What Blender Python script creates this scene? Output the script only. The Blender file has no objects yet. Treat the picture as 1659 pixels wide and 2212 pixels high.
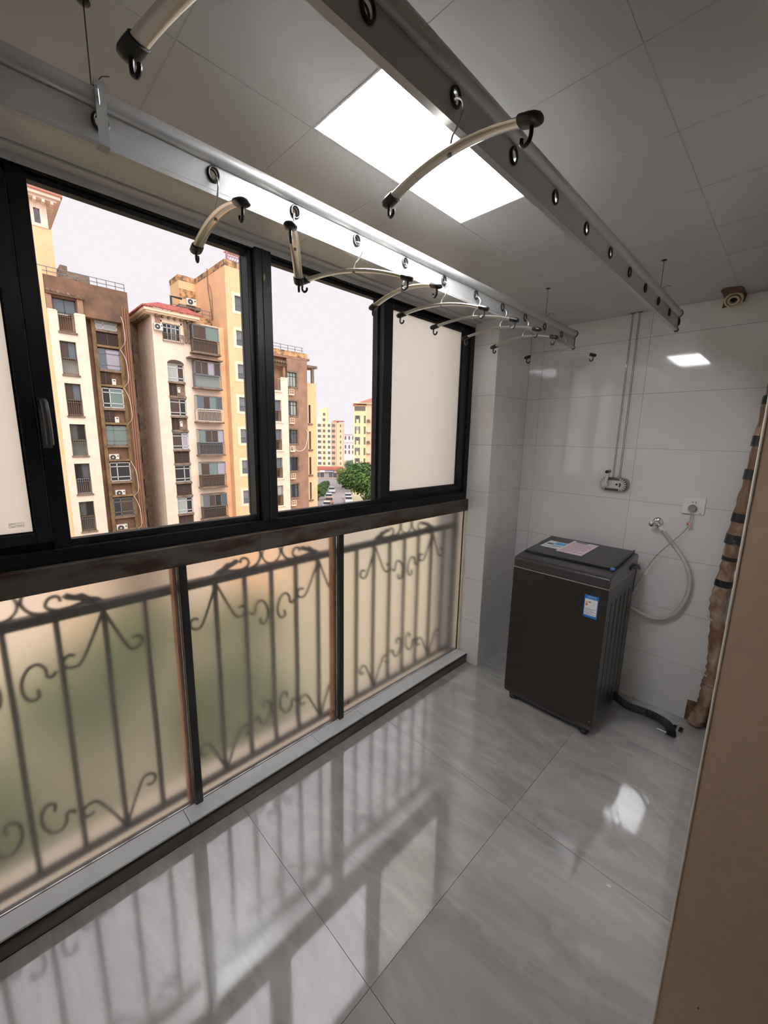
import bpy, bmesh, math, random
from mathutils import Vector, Matrix
random.seed(7)
sc = bpy.context.scene
COL = sc.collection

# ------------------------------------------------------------------ camera
def cam_setup():
    yaw, pitch, roll, fpx = 0.79039, 0.18313, 0.01928, 875.3
    f = Vector((-math.sin(yaw)*math.cos(pitch), math.cos(yaw)*math.cos(pitch), -math.sin(pitch)))
    r = Vector((math.cos(yaw), math.sin(yaw), 0)); u = r.cross(f)
    c, s = math.cos(roll), math.sin(roll)
    r2 = c*r + s*u; u2 = -s*r + c*u
    cd = bpy.data.cameras.new('camera'); co = bpy.data.objects.new('camera', cd); COL.objects.link(co)
    m = Matrix((r2, u2, -f)).transposed().to_4x4(); m.translation = (0, 0, 1.55)
    co.matrix_world = m
    cd.sensor_fit = 'VERTICAL'; cd.sensor_height = 36; cd.sensor_width = 27
    cd.lens = 36*fpx/2212; cd.clip_start = 0.02; cd.clip_end = 1000
    sc.camera = co
cam_setup()

# ------------------------------------------------------------------ world, sun, exposure
w = bpy.data.worlds.new('overcast_sky'); sc.world = w; w.use_nodes = True
bg = w.node_tree.nodes['Background']
bg.inputs[0].default_value = (0.985, 0.935, 0.968, 1); bg.inputs[1].default_value = 0.95
sd = bpy.data.lights.new('veiled_sun', 'SUN'); sd.energy = 2.7; sd.angle = math.radians(60); sd.color = (1, .97, .93)
so = bpy.data.objects.new('veiled_sun', sd); COL.objects.link(so)
so.rotation_euler = Vector((-.75, .22, -.62)).to_track_quat('-Z', 'Y').to_euler(); so.location = (10, -10, 30)
LAMP = 39.0
sc.view_settings.view_transform = 'Standard'; sc.view_settings.look = 'None'
sc.view_settings.exposure = 0.0; sc.view_settings.gamma = 1.0; sc.view_settings.use_curve_mapping = False

# ------------------------------------------------------------------ helpers
def lin(r, g, b):
    f = lambda c: ((c/255)/12.92 if c <= 10 else (((c/255)+.055)/1.055)**2.4)
    return (f(r), f(g), f(b), 1)

def M(name, col, rough=.5, metal=0., var=0., vscale=5., col2=None, ior=None, bump=0., trans=0., emit=0., sharp=(.35, .65), stretch=None, coat=0.):
    m = bpy.data.materials.new(name); m.use_nodes = True
    nt = m.node_tree; b = nt.nodes['Principled BSDF']
    b.inputs['Base Color'].default_value = col
    b.inputs['Roughness'].default_value = rough; b.inputs['Metallic'].default_value = metal
    if ior: b.inputs['IOR'].default_value = ior
    if trans: b.inputs['Transmission Weight'].default_value = trans
    if coat: b.inputs['Coat Weight'].default_value = coat
    if emit:
        b.inputs['Emission Color'].default_value = col; b.inputs['Emission Strength'].default_value = emit
    if var or col2 or bump:
        tc = nt.nodes.new('ShaderNodeTexCoord'); mp = nt.nodes.new('ShaderNodeMapping')
        if stretch: mp.inputs['Scale'].default_value = stretch
        oi = nt.nodes.new('ShaderNodeObjectInfo'); vm = nt.nodes.new('ShaderNodeVectorMath'); vm.operation = 'SCALE'
        ad = nt.nodes.new('ShaderNodeVectorMath'); ad.operation = 'ADD'
        cb = nt.nodes.new('ShaderNodeCombineXYZ')
        for k in range(3): nt.links.new(oi.outputs['Random'], cb.inputs[k])
        nt.links.new(cb.outputs[0], vm.inputs[0]); vm.inputs['Scale'].default_value = 17.
        nt.links.new(tc.outputs['Object'], mp.inputs[0])
        nt.links.new(mp.outputs[0], ad.inputs[0]); nt.links.new(vm.outputs[0], ad.inputs[1])
        nz = nt.nodes.new('ShaderNodeTexNoise'); nz.inputs['Scale'].default_value = vscale; nz.inputs['Detail'].default_value = 7
        nz.inputs['Roughness'].default_value = .62
        nt.links.new(ad.outputs[0], nz.inputs['Vector'])
        if var or col2:
            rp = nt.nodes.new('ShaderNodeValToRGB')
            rp.color_ramp.elements[0].position, rp.color_ramp.elements[1].position = sharp
            c2 = col2 or tuple(min(1, c*(1+var)) for c in col[:3])+(1,)
            c1 = col if col2 else tuple(c*(1-var) for c in col[:3])+(1,)
            rp.color_ramp.elements[0].color = c1; rp.color_ramp.elements[1].color = c2
            nt.links.new(nz.outputs['Fac'], rp.inputs[0]); nt.links.new(rp.outputs[0], b.inputs['Base Color'])
        if bump:
            bp = nt.nodes.new('ShaderNodeBump'); bp.inputs['Strength'].default_value = bump; bp.inputs['Distance'].default_value = .01
            nt.links.new(nz.outputs['Fac'], bp.inputs['Height']); nt.links.new(bp.outputs[0], b.inputs['Normal'])
    return m

def marble(name, base, vein, dark, scale, rough, ior, vein_amt):
    m = bpy.data.materials.new(name); m.use_nodes = True; nt = m.node_tree; b = nt.nodes['Principled BSDF']
    L = nt.links.new
    tc = nt.nodes.new('ShaderNodeTexCoord'); oi = nt.nodes.new('ShaderNodeObjectInfo')
    cb = nt.nodes.new('ShaderNodeCombineXYZ'); mu = nt.nodes.new('ShaderNodeVectorMath'); mu.operation = 'SCALE'; mu.inputs['Scale'].default_value = 23.
    for k in range(3): L(oi.outputs['Random'], cb.inputs[k])
    L(cb.outputs[0], mu.inputs[0])
    mp = nt.nodes.new('ShaderNodeMapping'); mp.inputs['Rotation'].default_value = (.3, .5, .6); mp.inputs['Scale'].default_value = (1., 2.6, 1.4)
    L(tc.outputs['Object'], mp.inputs[0])
    ad = nt.nodes.new('ShaderNodeVectorMath'); ad.operation = 'ADD'; L(mp.outputs[0], ad.inputs[0]); L(mu.outputs[0], ad.inputs[1])
    n1 = nt.nodes.new('ShaderNodeTexNoise'); n1.inputs['Scale'].default_value = scale; n1.inputs['Detail'].default_value = 9; n1.inputs['Roughness'].default_value = .6; n1.inputs['Distortion'].default_value = 1.1
    L(ad.outputs[0], n1.inputs['Vector'])
    r1 = nt.nodes.new('ShaderNodeValToRGB'); r1.color_ramp.elements[0].position = .3; r1.color_ramp.elements[1].position = .7
    r1.color_ramp.elements[0].color = dark; r1.color_ramp.elements[1].color = base
    L(n1.outputs['Fac'], r1.inputs[0])
    n2 = nt.nodes.new('ShaderNodeTexNoise'); n2.inputs['Scale'].default_value = scale*.8; n2.inputs['Detail'].default_value = 6; n2.inputs['Distortion'].default_value = .7
    L(ad.outputs[0], n2.inputs['Vector'])
    sb = nt.nodes.new('ShaderNodeMath'); sb.operation = 'SUBTRACT'; sb.inputs[1].default_value = .5; L(n2.outputs['Fac'], sb.inputs[0])
    ab = nt.nodes.new('ShaderNodeMath'); ab.operation = 'ABSOLUTE'; L(sb.outputs[0], ab.inputs[0])
    r2 = nt.nodes.new('ShaderNodeValToRGB'); r2.color_ramp.elements[0].position = 0; r2.color_ramp.elements[1].position = .045
    r2.color_ramp.elements[0].color = (vein_amt,)*3+(1,); r2.color_ramp.elements[1].color = (0, 0, 0, 1)
    L(ab.outputs[0], r2.inputs[0])
    mx = nt.nodes.new('ShaderNodeMix'); mx.data_type = 'RGBA'
    L(r2.outputs[0], mx.inputs['Factor']); L(r1.outputs[0], mx.inputs[6]); mx.inputs[7].default_value = vein
    L(mx.outputs[2], b.inputs['Base Color'])
    b.inputs['Roughness'].default_value = rough; b.inputs['IOR'].default_value = ior
    return m

ORG = {}
class MB:
    def __init__(s): s.v = []; s.f = []
    def box(s, x0, x1, y0, y1, z0, z1):
        n = len(s.v)
        s.v += [(x0,y0,z0),(x1,y0,z0),(x1,y1,z0),(x0,y1,z0),(x0,y0,z1),(x1,y0,z1),(x1,y1,z1),(x0,y1,z1)]
        s.f += [tuple(n+i for i in q) for q in ((0,3,2,1),(4,5,6,7),(0,1,5,4),(1,2,6,5),(2,3,7,6),(3,0,4,7))]
        return s
    def bx(s, c, d, ax=None):
        """box of half sizes d at c with axes ax (3 vectors)"""
        n = len(s.v); c = Vector(c); ax = ax or (Vector((1,0,0)),Vector((0,1,0)),Vector((0,0,1)))
        for z in (-1,1):
            for x,y in ((-1,-1),(1,-1),(1,1),(-1,1)):
                s.v.append(tuple(c+ax[0]*x*d[0]+ax[1]*y*d[1]+ax[2]*z*d[2]))
        s.f += [tuple(n+i for i in q) for q in ((0,3,2,1),(4,5,6,7),(0,1,5,4),(1,2,6,5),(2,3,7,6),(3,0,4,7))]
        return s
    def tube(s, pts, r, seg=8, caps=True, flat=None):
        P = [Vector(p) for p in pts]; R = r if isinstance(r,(list,tuple)) else [r]*len(P)
        n0 = len(s.v); up = None
        for i,p in enumerate(P):
            t = (P[min(i+1,len(P)-1)]-P[max(i-1,0)]).normalized()
            if up is None:
                up = Vector((0,0,1)) if abs(t.z) < .9 else Vector((1,0,0))
            a = t.cross(up).normalized(); b = a.cross(t).normalized(); up = b
            for k in range(seg):
                q = 2*math.pi*k/seg
                fa, fb = flat or (1,1)
                s.v.append(tuple(p + (a*math.cos(q)*fa + b*math.sin(q)*fb)*R[i]))
        for i in range(len(P)-1):
            for k in range(seg):
                a0 = n0+i*seg+k; b0 = n0+i*seg+(k+1)%seg
                s.f.append((a0, b0, b0+seg, a0+seg))
        if caps:
            s.f.append(tuple(n0+k for k in range(seg))[::-1]); e = n0+(len(P)-1)*seg
            s.f.append(tuple(e+k for k in range(seg)))
        return s
    def lathe(s, o, d, prof, seg=20):
        o = Vector(o); d = Vector(d).normalized()
        a = d.orthogonal().normalized(); b = d.cross(a); n0 = len(s.v)
        for r,h in prof:
            for k in range(seg):
                q = 2*math.pi*k/seg
                s.v.append(tuple(o+d*h+(a*math.cos(q)+b*math.sin(q))*r))
        for i in range(len(prof)-1):
            for k in range(seg):
                p0 = n0+i*seg+k; p1 = n0+i*seg+(k+1)%seg
                s.f.append((p0,p1,p1+seg,p0+seg))
        s.f.append(tuple(n0+k for k in range(seg))[::-1]); e = n0+(len(prof)-1)*seg
        s.f.append(tuple(e+k for k in range(seg)))
        return s
    def prism(s, poly, ext):
        n = len(s.v); m = len(poly); e = Vector(ext)
        s.v += [tuple(p) for p in poly]+[tuple(Vector(p)+e) for p in poly]
        s.f.append(tuple(range(n,n+m))[::-1]); s.f.append(tuple(range(n+m,n+2*m)))
        for i in range(m):
            j = (i+1)%m; s.f.append((n+i,n+j,n+m+j,n+m+i))
        return s
    def mesh(s, name, mat, org=(0,0,0), bevel=0, smooth=False, bseg=2):
        me = bpy.data.meshes.new(name)
        me.from_pydata([(x-org[0],y-org[1],z-org[2]) for x,y,z in s.v], [], s.f)
        bm = bmesh.new(); bm.from_mesh(me)
        bmesh.ops.recalc_face_normals(bm, faces=bm.faces)
        if bevel:
            ed = [e for e in bm.edges if len(e.link_faces)==2 and e.calc_face_angle() > .6]
            bmesh.ops.bevel(bm, geom=ed, offset=bevel, segments=bseg, affect='EDGES', profile=.5, clamp_overlap=True)
        bm.to_mesh(me); bm.free()
        if mat: me.materials.append(mat)
        if smooth:
            for p in me.polygons: p.use_smooth = True
            if smooth != 'all': me.set_sharp_from_angle(angle=.7)
        return me
    def build(s, name, mat, parent=None, bevel=0, smooth=False, bseg=2):
        org = ORG.get(parent.name, (0,0,0)) if parent else (0,0,0)
        if not parent:
            xs = [v[0] for v in s.v]; ys = [v[1] for v in s.v]; zs = [v[2] for v in s.v]
            org = ((min(xs)+max(xs))/2, (min(ys)+max(ys))/2, min(zs))
        o = bpy.data.objects.new(name, s.mesh(name, mat, org, bevel, smooth, bseg)); COL.objects.link(o)
        ORG[o.name] = org
        if parent: o.parent = parent
        else: o.location = org
        return o

def tag(o, label=None, cat=None, group=None, kind=None):
    if label: o['label'] = label
    if cat: o['category'] = cat
    if group: o['group'] = group
    if kind: o['kind'] = kind
    return o
def root(name, loc, label=None, cat=None, group=None, kind=None):
    o = bpy.data.objects.new(name, None); COL.objects.link(o); o.location = loc; o.empty_display_size = .05
    ORG[o.name] = tuple(loc); return tag(o, label, cat, group, kind)
def struct(o): o['kind'] = 'structure'; return o
def put(me, name, parent, loc):
    """object that shares mesh data, at world loc below parent"""
    o = bpy.data.objects.new(name, me); COL.objects.link(o); o.parent = parent
    g = ORG[parent.name]; o.location = (loc[0]-g[0], loc[1]-g[1], loc[2]-g[2]); ORG[o.name] = g; return o
def copy_tree(o, parent=None):
    c = o.copy(); COL.objects.link(c); c.parent = parent
    for ch in list(o.children): copy_tree(ch, c)
    return c
def text(s, size, mat, name, parent, mw):
    cu = bpy.data.curves.new('lettering', 'FONT'); cu.body = s; cu.size = size; cu.align_x = 'CENTER'; cu.align_y = 'CENTER'; cu.resolution_u = 3
    t = bpy.data.objects.new('lettering', cu); COL.objects.link(t)
    dg = bpy.context.evaluated_depsgraph_get(); me = bpy.data.meshes.new_from_object(t.evaluated_get(dg))
    bpy.data.objects.remove(t); bpy.data.curves.remove(cu)
    me.transform(mw); g = ORG[parent.name]; me.transform(Matrix.Translation((-g[0],-g[1],-g[2])))
    me.materials.clear(); me.materials.append(mat)
    o = bpy.data.objects.new(name, me); COL.objects.link(o); o.parent = parent; ORG[o.name] = g
    return o
def frame_mw(o, ex, ey):
    ex = Vector(ex).normalized(); ey = Vector(ey).normalized(); ez = ex.cross(ey)
    m = Matrix((ex,ey,ez)).transposed().to_4x4(); m.translation = o; return m
def smoothpath(pts, n=8):
    P = [Vector(p) for p in pts]; out = []
    for i in range(len(P)-1):
        a = P[max(i-1,0)]; b = P[i]; c = P[i+1]; d = P[min(i+2,len(P)-1)]
        for k in range(n):
            t = k/n
            out.append(.5*((2*b)+(c-a)*t+(2*a-5*b+4*c-d)*t*t+(3*b-a-3*c+d)*t**3))
    return out+[P[-1]]

# ------------------------------------------------------------------ materials
m_floor = marble('polished_grey_floor_tile', (.62,.605,.59,1), (.78,.765,.75,1), (.41,.395,.385,1), 1.9, .06, 3.4, .22)
m_wtile = marble('glossy_white_wall_tile', (.86,.845,.84,1), (.72,.70,.70,1), (.82,.80,.80,1), 1.0, .055, 1.55, .16)
m_grout = M('grey_grout', lin(168,165,162), .9)
m_fgrout = M('dark_floor_grout', lin(70,68,66), .9)
m_ceil = M('white_aluminium_ceiling', (.50,.495,.49,1), .36, ior=1.5)
m_seam = M('ceiling_seam', (.5,.49,.47,1), .8)
m_lamp = M('light_diffuser', (.93,.96,1,1), .4, emit=LAMP)
m_lampf = M('lamp_rim', (.8,.8,.8,1), .4)
m_frame = M('black_window_aluminium', (.006,.0065,.008,1), .5, ior=1.3)
m_framei = M('black_sash_aluminium', (.010,.0105,.013,1), .45, ior=1.33)
m_gasket = M('grey_gasket', (.16,.16,.17,1), .6)
def frosted(name, rough, diffuse, tint):
    m = M(name, tint, rough, trans=1, ior=1.4); nt = m.node_tree
    tr = nt.nodes.new('ShaderNodeBsdfTranslucent'); tr.inputs[0].default_value = (1,1,.985,1)
    mx = nt.nodes.new('ShaderNodeMixShader'); mx.inputs[0].default_value = diffuse
    nt.links.new(nt.nodes['Principled BSDF'].outputs[0], mx.inputs[1]); nt.links.new(tr.outputs[0], mx.inputs[2])
    nt.links.new(mx.outputs[0], nt.nodes['Material Output'].inputs[0]); return m
m_frost = frosted('frosted_glass', .55, .45, (1,1,.98,1))
m_frost2 = frosted('acid_etched_glass', .26, .04, (1,1,.985,1))
m_rust = M('rusty_steel_beam', lin(84,76,68), .65, var=0, vscale=16, col2=lin(56,34,22), sharp=(.46,.60), metal=.2, bump=.25, stretch=(1,.25,1))
m_post = M('black_painted_steel', (.014,.014,.014,1), .4, vscale=30, col2=(.05,.045,.04,1), sharp=(.6,.75), bump=.15)
m_orust = M('orange_rust', lin(190,110,50), .8, vscale=9, col2=lin(215,150,90))
m_iron = M('dark_wrought_iron', lin(44,38,32), .7, vscale=20, col2=lin(70,52,38), sharp=(.5,.8))
m_kerb = M('cream_painted_concrete', lin(255,240,216), .8, vscale=6, col2=lin(248,226,198))
m_sill = M('light_sill_tile', (.66,.67,.67,1), .16, ior=1.6)
m_sillcore = M('brown_sill_edge', lin(70,58,52), .45, vscale=12, col2=lin(110,96,86), stretch=(1,.2,1))
m_brown = M('taupe_wall_paint', lin(188,162,140), .9, var=.04, vscale=60)
m_bead = M('cream_corner_bead', lin(205,196,184), .7)
m_room = M('cream_room_paint', lin(200,190,178), .9)
m_roomfl = M('room_floor', lin(150,135,120), .5)
m_alu = M('satin_aluminium_rail', (.50,.495,.49,1), .40, metal=.5, vscale=3, var=.06, stretch=(1,.05,1))
m_hbar = M('anodised_hanger_bar', (.66,.63,.58,1), .28, metal=.85)
m_wire = M('steel_wire', (.55,.55,.55,1), .3, metal=.9)
m_cable = M('dark_steel_cable', (.10,.10,.10,1), .5, metal=.6)
m_blk = M('black_plastic', (.012,.012,.012,1), .4)
m_tape = M('grey_tape', (.36,.36,.35,1), .6)
m_chrome = M('chrome', (.75,.75,.76,1), .12, metal=1)
m_cast = M('brushed_cast_metal', (.36,.35,.33,1), .35, metal=.5)
m_castl = M('bright_cast_metal', (.80,.79,.76,1), .3, metal=.35)
m_castd = M('dark_cast_recess', (.12,.115,.11,1), .5, metal=.3)
m_wplast = M('white_plastic', (.90,.89,.87,1), .4)
m_gplast = M('grey_plastic', (.33,.33,.32,1), .5)
m_red = M('red_print', lin(200,60,60), .6)
m_pinkp = M('pale_pink_tag', lin(235,205,200), .6)
m_hose = M('white_rubber_hose', lin(205,200,190), .45)
m_cord = M('grey_power_cord', lin(175,175,165), .5)
m_wbody = M('dark_titanium_steel', (.050,.043,.040,1), .30, metal=.65, vscale=40, var=.05)
m_wside = M('dark_grey_side_panel', (.045,.044,.045,1), .35, metal=.4, vscale=3, var=.25, stretch=(1,6,.3))
m_wtop = M('dark_plastic_deck', (.040,.036,.036,1), .28)
m_wlid = M('tinted_lid_painted_sheen', (.012,.010,.010,1), .16, vscale=9, col2=(.10,.09,.085,1), sharp=(.58,.70), ior=1.4, bump=.12)  # paler veins paint the film's marbled reflections into the lid colour
m_wseam = M('pale_seam', (.35,.32,.29,1), .4)
m_paper = M('white_label_paper', (.82,.82,.83,1), .5)
m_pinkpaper = M('pale_pink_paper', lin(238,222,226), .55)
m_blue = M('label_blue', lin(20,110,190), .45)
m_lblue = M('label_light_blue', lin(70,165,220), .45)
m_ink = M('grey_ink', (.12,.11,.13,1), .6)
m_pinkink = M('pink_ink', lin(190,150,170), .6)
m_orange = M('orange_print', lin(230,120,40), .6)
m_yell = M('yellow_print', lin(230,190,60), .6)
m_bhose = M('black_corrugated_rubber', (.010,.011,.013,1), .45)
m_steel = M('stainless_grate', (.42,.41,.40,1), .35, metal=.8)
m_dark = M('dark_hole', (.02,.016,.013,1), .95)
m_hole = M('broken_mortar', lin(84,58,40), .95, vscale=30, col2=lin(120,96,70), bump=.5)
m_pvc = M('ivory_pvc', lin(205,188,160), .5)
m_wrap = M('brown_pipe_wrap', lin(124,92,70), .22, vscale=15, col2=lin(186,164,144), sharp=(.44,.74), bump=.8, stretch=(1,1,.55))
m_btape = M('black_tape', (.02,.02,.022,1), .3, vscale=25, col2=(.16,.16,.16,1), sharp=(.6,.72))
m_leaf = M('dry_leaf', lin(120,110,50), .7)

# ------------------------------------------------------------------ the room
H = 2.255
GAP = .0008
def plate(x0,x1,y0,y1,z0,z1): return MB().box(x0,x1,y0,y1,z0,z1)

floor = struct(plate(-1.56, .20, -1.35, 2.72, -.12, -.006).build('floor', m_fgrout))
xe = [-1.465, -.643, .18]; ye = [-1.35, -1.027, -.205, .617, 1.439, 2.26, 2.69]
for i in range(2):
    for j in range(6):
        b = plate(xe[i]+GAP, xe[i+1]-GAP, ye[j]+GAP, ye[j+1]-GAP, -.006, 0)
        b.build('floor_tile', m_floor, floor)
rf = struct(plate(.18, 3.3, -1.35, 2.72, -.12, 0).build('floor_room', m_roomfl))

ceiling = struct(plate(-1.56, .20, -1.35, 2.6912, H-.0030, H+.12).build('ceiling', m_seam))
xc = [-1.53, -1.2, -.9, -.6, -.3, -.06]; yc0 = [.632+.2955*k for k in range(-6, 7)]
yc = [-1.35]+yc0+[2.69]
for i in range(5):
    for j in range(len(yc)-1):
        if i == 2 and .6 < yc[j] < 1.0: continue
        plate(xc[i]+.0004, xc[i+1]-.0004, yc[j]+.0004, yc[j+1]-.0004, H-.004, H+.002).build('ceiling_panel', m_ceil, ceiling, bevel=.0012, bseg=1)
struct(plate(.20, 3.3, -1.35, 2.72, H+.25, H+.4).build('ceiling_room', m_room))

# end wall, 600 x 300 tiles; one corner broken out for the pipe
wend = struct(plate(-1.75, .25, 2.6912, 2.85, -.12, H+.1).build('wall_end', m_grout))
zr = [0, .313, .613, .913, 1.212, 1.512, 1.816, 2.117, H]
xr = [-1.356, -1.265, -.665, -.065]
for i in range(3):
    for j in range(8):
        if i == 2 and j == 0:
            MB().prism([(xr[2]+GAP,2.69,0),(-.249,2.69,0),(-.247,2.69,.123),(-.065,2.69,.14),(-.065,2.69,zr[1]-GAP),(xr[2]+GAP,2.69,zr[1]-GAP)], (0,.012,0)).build('wall_tile', m_wtile, wend)
        else:
            plate(xr[i]+GAP, xr[i+1]-GAP, 2.69, 2.702, zr[j]+GAP, zr[j+1]-GAP).build('wall_tile', m_wtile, wend, bevel=.0008, bseg=1)
hole = MB(); hole.box(-.249,-.062,2.6905,2.6930,0,.14)
hole.build('broken_hole', m_hole, wend)

# tiled column between window and end wall
colm = struct(plate(-1.75, -1.3572, 2.2762, 2.6912, -.12, H+.02).build('wall_column', m_grout))
for j in range(8):
    plate(-1.565, -1.356, 2.275, 2.286, zr[j]+GAP, zr[j+1]-GAP).build('wall_tile', m_wtile, colm, bevel=.0008, bseg=1)
    plate(-1.367, -1.356, 2.287, 2.689, zr[j]+GAP, zr[j+1]-GAP).build('wall_tile', m_wtile, colm, bevel=.0008, bseg=1)

# inner wall with the doorway the photographer stands in
ws = MB(); ws.box(-.055, .20, 1.12, 2.70, -.01, H+.1); ws.box(-.06, .20, -1.35, -.85, -.01, H+.1); ws.box(-.06,.20,-.85,1.12,2.15,H+.4)
wside = struct(ws.build('wall_inner', m_brown))
plate(-.0605, -.0545, 1.1185, 1.13, 0, 2.15).build('corner_bead', m_bead, wside, bevel=.002)
MB().box(-.0605,-.0545,1.13,2.689,0,H-.005).build('tile_facing', m_wtile, wside)
for (dx,dz) in ((.03,1.02),(.09,.88),(.02,.16)):
    MB().lathe((dx,1.1205,dz),(0,-1,0),[(.0016,0),(.0012,.002)],8).build('nail_hole', m_dark, wside)
struct(plate(-1.75, 3.4, -1.5, -1.35, -.12, H+.4).build('wall_near', m_room))
struct(plate(3.3, 3.4, -1.35, 2.85, -.12, H+.4).build('wall_room', m_room))
struct(plate(.25, 3.3, 2.72, 2.85, -.12, H+.4).build('wall_room_end', m_room))

# the building we stand in, above and below
m_own = M('own_facade', lin(226,198,166), .9, var=.05, vscale=1.5)
ob = MB(); ob.box(-1.60, 8, -9, 12, H+.42, 9); ob.box(-1.72, 8, -9, 12, -13.9, -.13); ob.box(-1.80,8,2.86,12,-.13,H+.42); ob.box(-1.80,8,-9,-1.51,-.13,H+.42)
ob.box(-1.60,-1.45,-1.51,2.86,H+.03,H+.42)
struct(ob.build('wall_facade', m_own))

# outer kerb that carries the railing
struct(MB().box(-1.80, -1.545, -1.5, 2.86, -.14, -.02).build('trim_1', m_kerb))
struct(MB().box(-1.80, -1.62, 2.30, 2.86, -.02, H).box(-1.62,-1.545,2.286,2.32,-.02,1.07).build('trim_2', m_kerb))

# tiled inner sill
sill = struct(MB().box(-1.560, -1.4475, -1.35, 2.275, -.02, .061).build('trim_3', m_sillcore))
ys = [-1.35, -.42, .412, 1.02, 1.31, 2.275]
for j in range(5):
    plate(-1.524, -1.4440, ys[j]+.0008, ys[j+1]-.0008, .0612, .070).build('sill_tile', m_sill, sill, bevel=.001, bseg=1)
    plate(-1.4475, -1.4425, ys[j]+.0008, ys[j+1]-.0008, .003, .052).build('sill_tile', m_sillcore, sill, bevel=.0008, bseg=1)
MB().box(-1.447,-1.4405,-1.35,2.275,.053,.0605).build('edge_strip', m_blk, sill)
MB().box(-1.447,-1.4425,-1.35,2.275,0,.003).build('joint_strip', m_blk, sill)

# white strip between ceiling and window head
MBt = MB(); MBt.box(-1.535,-1.475,-1.35,2.275,H-.010,H-.0045); MBt.box(-1.535,-1.518,-1.35,2.275,H-.030,H-.010)
struct(MBt.build('trim_4', m_ceil))

# ------------------------------------------------------------------ upper sliding window
win1 = struct(root('window_1', (-1.55, .8, 1.155)))
f = MB(); XI, XO = -1.520, -1.610
f.box(XO, XI, -1.35, 2.275, 1.155, 1.200); f.box(XO, XI, -1.35, 2.275, 2.222, 2.2555); f.box(XO, XI, 2.235, 2.275, 1.2, 2.222); f.box(XO,XI,-1.35,-1.30,1.2,2.222)
f.build('window_frame', m_frame, win1, bevel=.002, bseg=1)
MB().box(-1.575,-1.545,-1.3,2.235,1.200,1.2205).box(-1.575,-1.545,-1.3,2.235,2.207,2.222).build('track', m_framei, win1, bevel=.001, bseg=1)
# centre mullion: two closed sash edges against each other
mu = MB(); mu.box(-1.535,-1.512,.800,.868,1.2,2.23); mu.box(-1.60,-1.537,.783,.815,1.2,2.222); mu.box(-1.60,-1.537,.818,.850,1.2,2.222); mu.box(-1.5125,-1.509,.828,.836,1.2,2.23)
mu.build('mullion', m_framei, win1, bevel=.002, bseg=1)
MB().box(-1.601,-1.590,.7815,.7835,1.222,2.21).build('gasket', m_gasket, win1)
# sash that holds a frosted pane
def sash(y0, y1, xs, stile0, stile1):
    s_ = MB(); z0, z1 = 1.2215, 2.2065
    s_.box(xs-.035, xs, y0, y0+stile0, z0, z1); s_.box(xs-.035, xs, y1-stile1, y1, z0, z1)
    s_.box(xs-.035, xs, y0+stile0, y1-stile1, z0, z0+.034); s_.box(xs-.035, xs, y0+stile0, y1-stile1, z1-.020, z1)
    o = s_.build('sash_frame', m_framei, win1, bevel=.0025, bseg=1)
    a, b_, c, d = y0+stile0, y1-stile1, z0+.034, z1-.02
    MB().box(xs-.020, xs-.015, a-.006, b_+.006, c-.006, d+.006).build('frosted_pane', m_frost, o)
    g = MB()
    for q in ((a,a+.005,c,d),(b_-.005,b_,c,d),(a,b_,c,c+.004),(a,b_,d-.004,d)): g.box(xs-.0148, xs-.009, q[0],q[1],q[2],q[3])
    g.build('gasket', m_blk, o)
    return o
sR = sash(1.490, 2.235, -1.532, .068, .066)
sL = sash(-.62, .122, -1.525, .06, .036)
st = MB(); st.box(-1.575,-1.525,.1235,.166,1.2,2.222); st.build('mullion', m_frame, win1, bevel=.002, bseg=1)
st = MB(); st.box(-1.60,-1.565,1.478,1.510,1.2,2.222); st.build('mullion', m_framei, win1, bevel=.002, bseg=1)
sLL = sash(-1.29, -.63, -1.560, .06, .06)
hd = MB(); hd.box(-1.525,-1.518,.128,.150,1.50,1.64); hd.tube(smoothpath([(-1.517,.139,1.625),(-1.498,.140,1.63),(-1.487,.141,1.605),(-1.486,.142,1.56),(-1.488,.142,1.51)],5),[.009]*21,8,flat=(1,.8))
hd.build('latch_handle', M('grey_latch', (.05,.05,.05,1), .4), sL, bevel=.001, bseg=1)
# printed mark on the left pane
m_print = M('glass_print', (.10,.08,.07,1), .7)
def glass_mark(parent, x, y, z, wd, ht, rot=False):
    mb = MB(); t = .0007
    for q in ((y,y+wd,z,z+t),(y,y+wd,z+ht-t,z+ht),(y,y+t,z,z+ht),(y+wd-t,y+wd,z,z+ht)): mb.box(x,x+.0004,*q)
    for k in range(2): mb.box(x,x+.0004,y+wd*.48,y+wd*.92,z+ht*(.2+.16*k),z+ht*(.27+.16*k))
    mb.box(x,x+.0004,y+wd*.1,y+wd*.4,z+ht*.14,z+ht*.19)
    o = mb.build('printed_mark', m_print, parent)
    mw = frame_mw(Vector((x+.0005, y+wd*.26, z+ht*.58)), (0,1,0), (0,0,1))
    text('CCC', ht*.34, m_print, 'printed_mark', parent, mw)
    ring = MB(); pts = [(x+.0002, y+wd*.26+math.cos(a)*wd*.2, z+ht*.56+math.sin(a)*ht*.3) for a in [k*math.pi/12 for k in range(25)]]
    ring.tube(pts, .0004, 4, caps=False).build('printed_mark', m_print, parent)
    text('SPACE', ht*.30, m_print, 'printed_mark', parent, frame_mw(Vector((x+.0005, y+wd*.70, z+ht*.70)), (0,1,0), (0,0,1)))
glass_mark(sL, -1.5396, .032, 1.276, .032, .0125)

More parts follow.
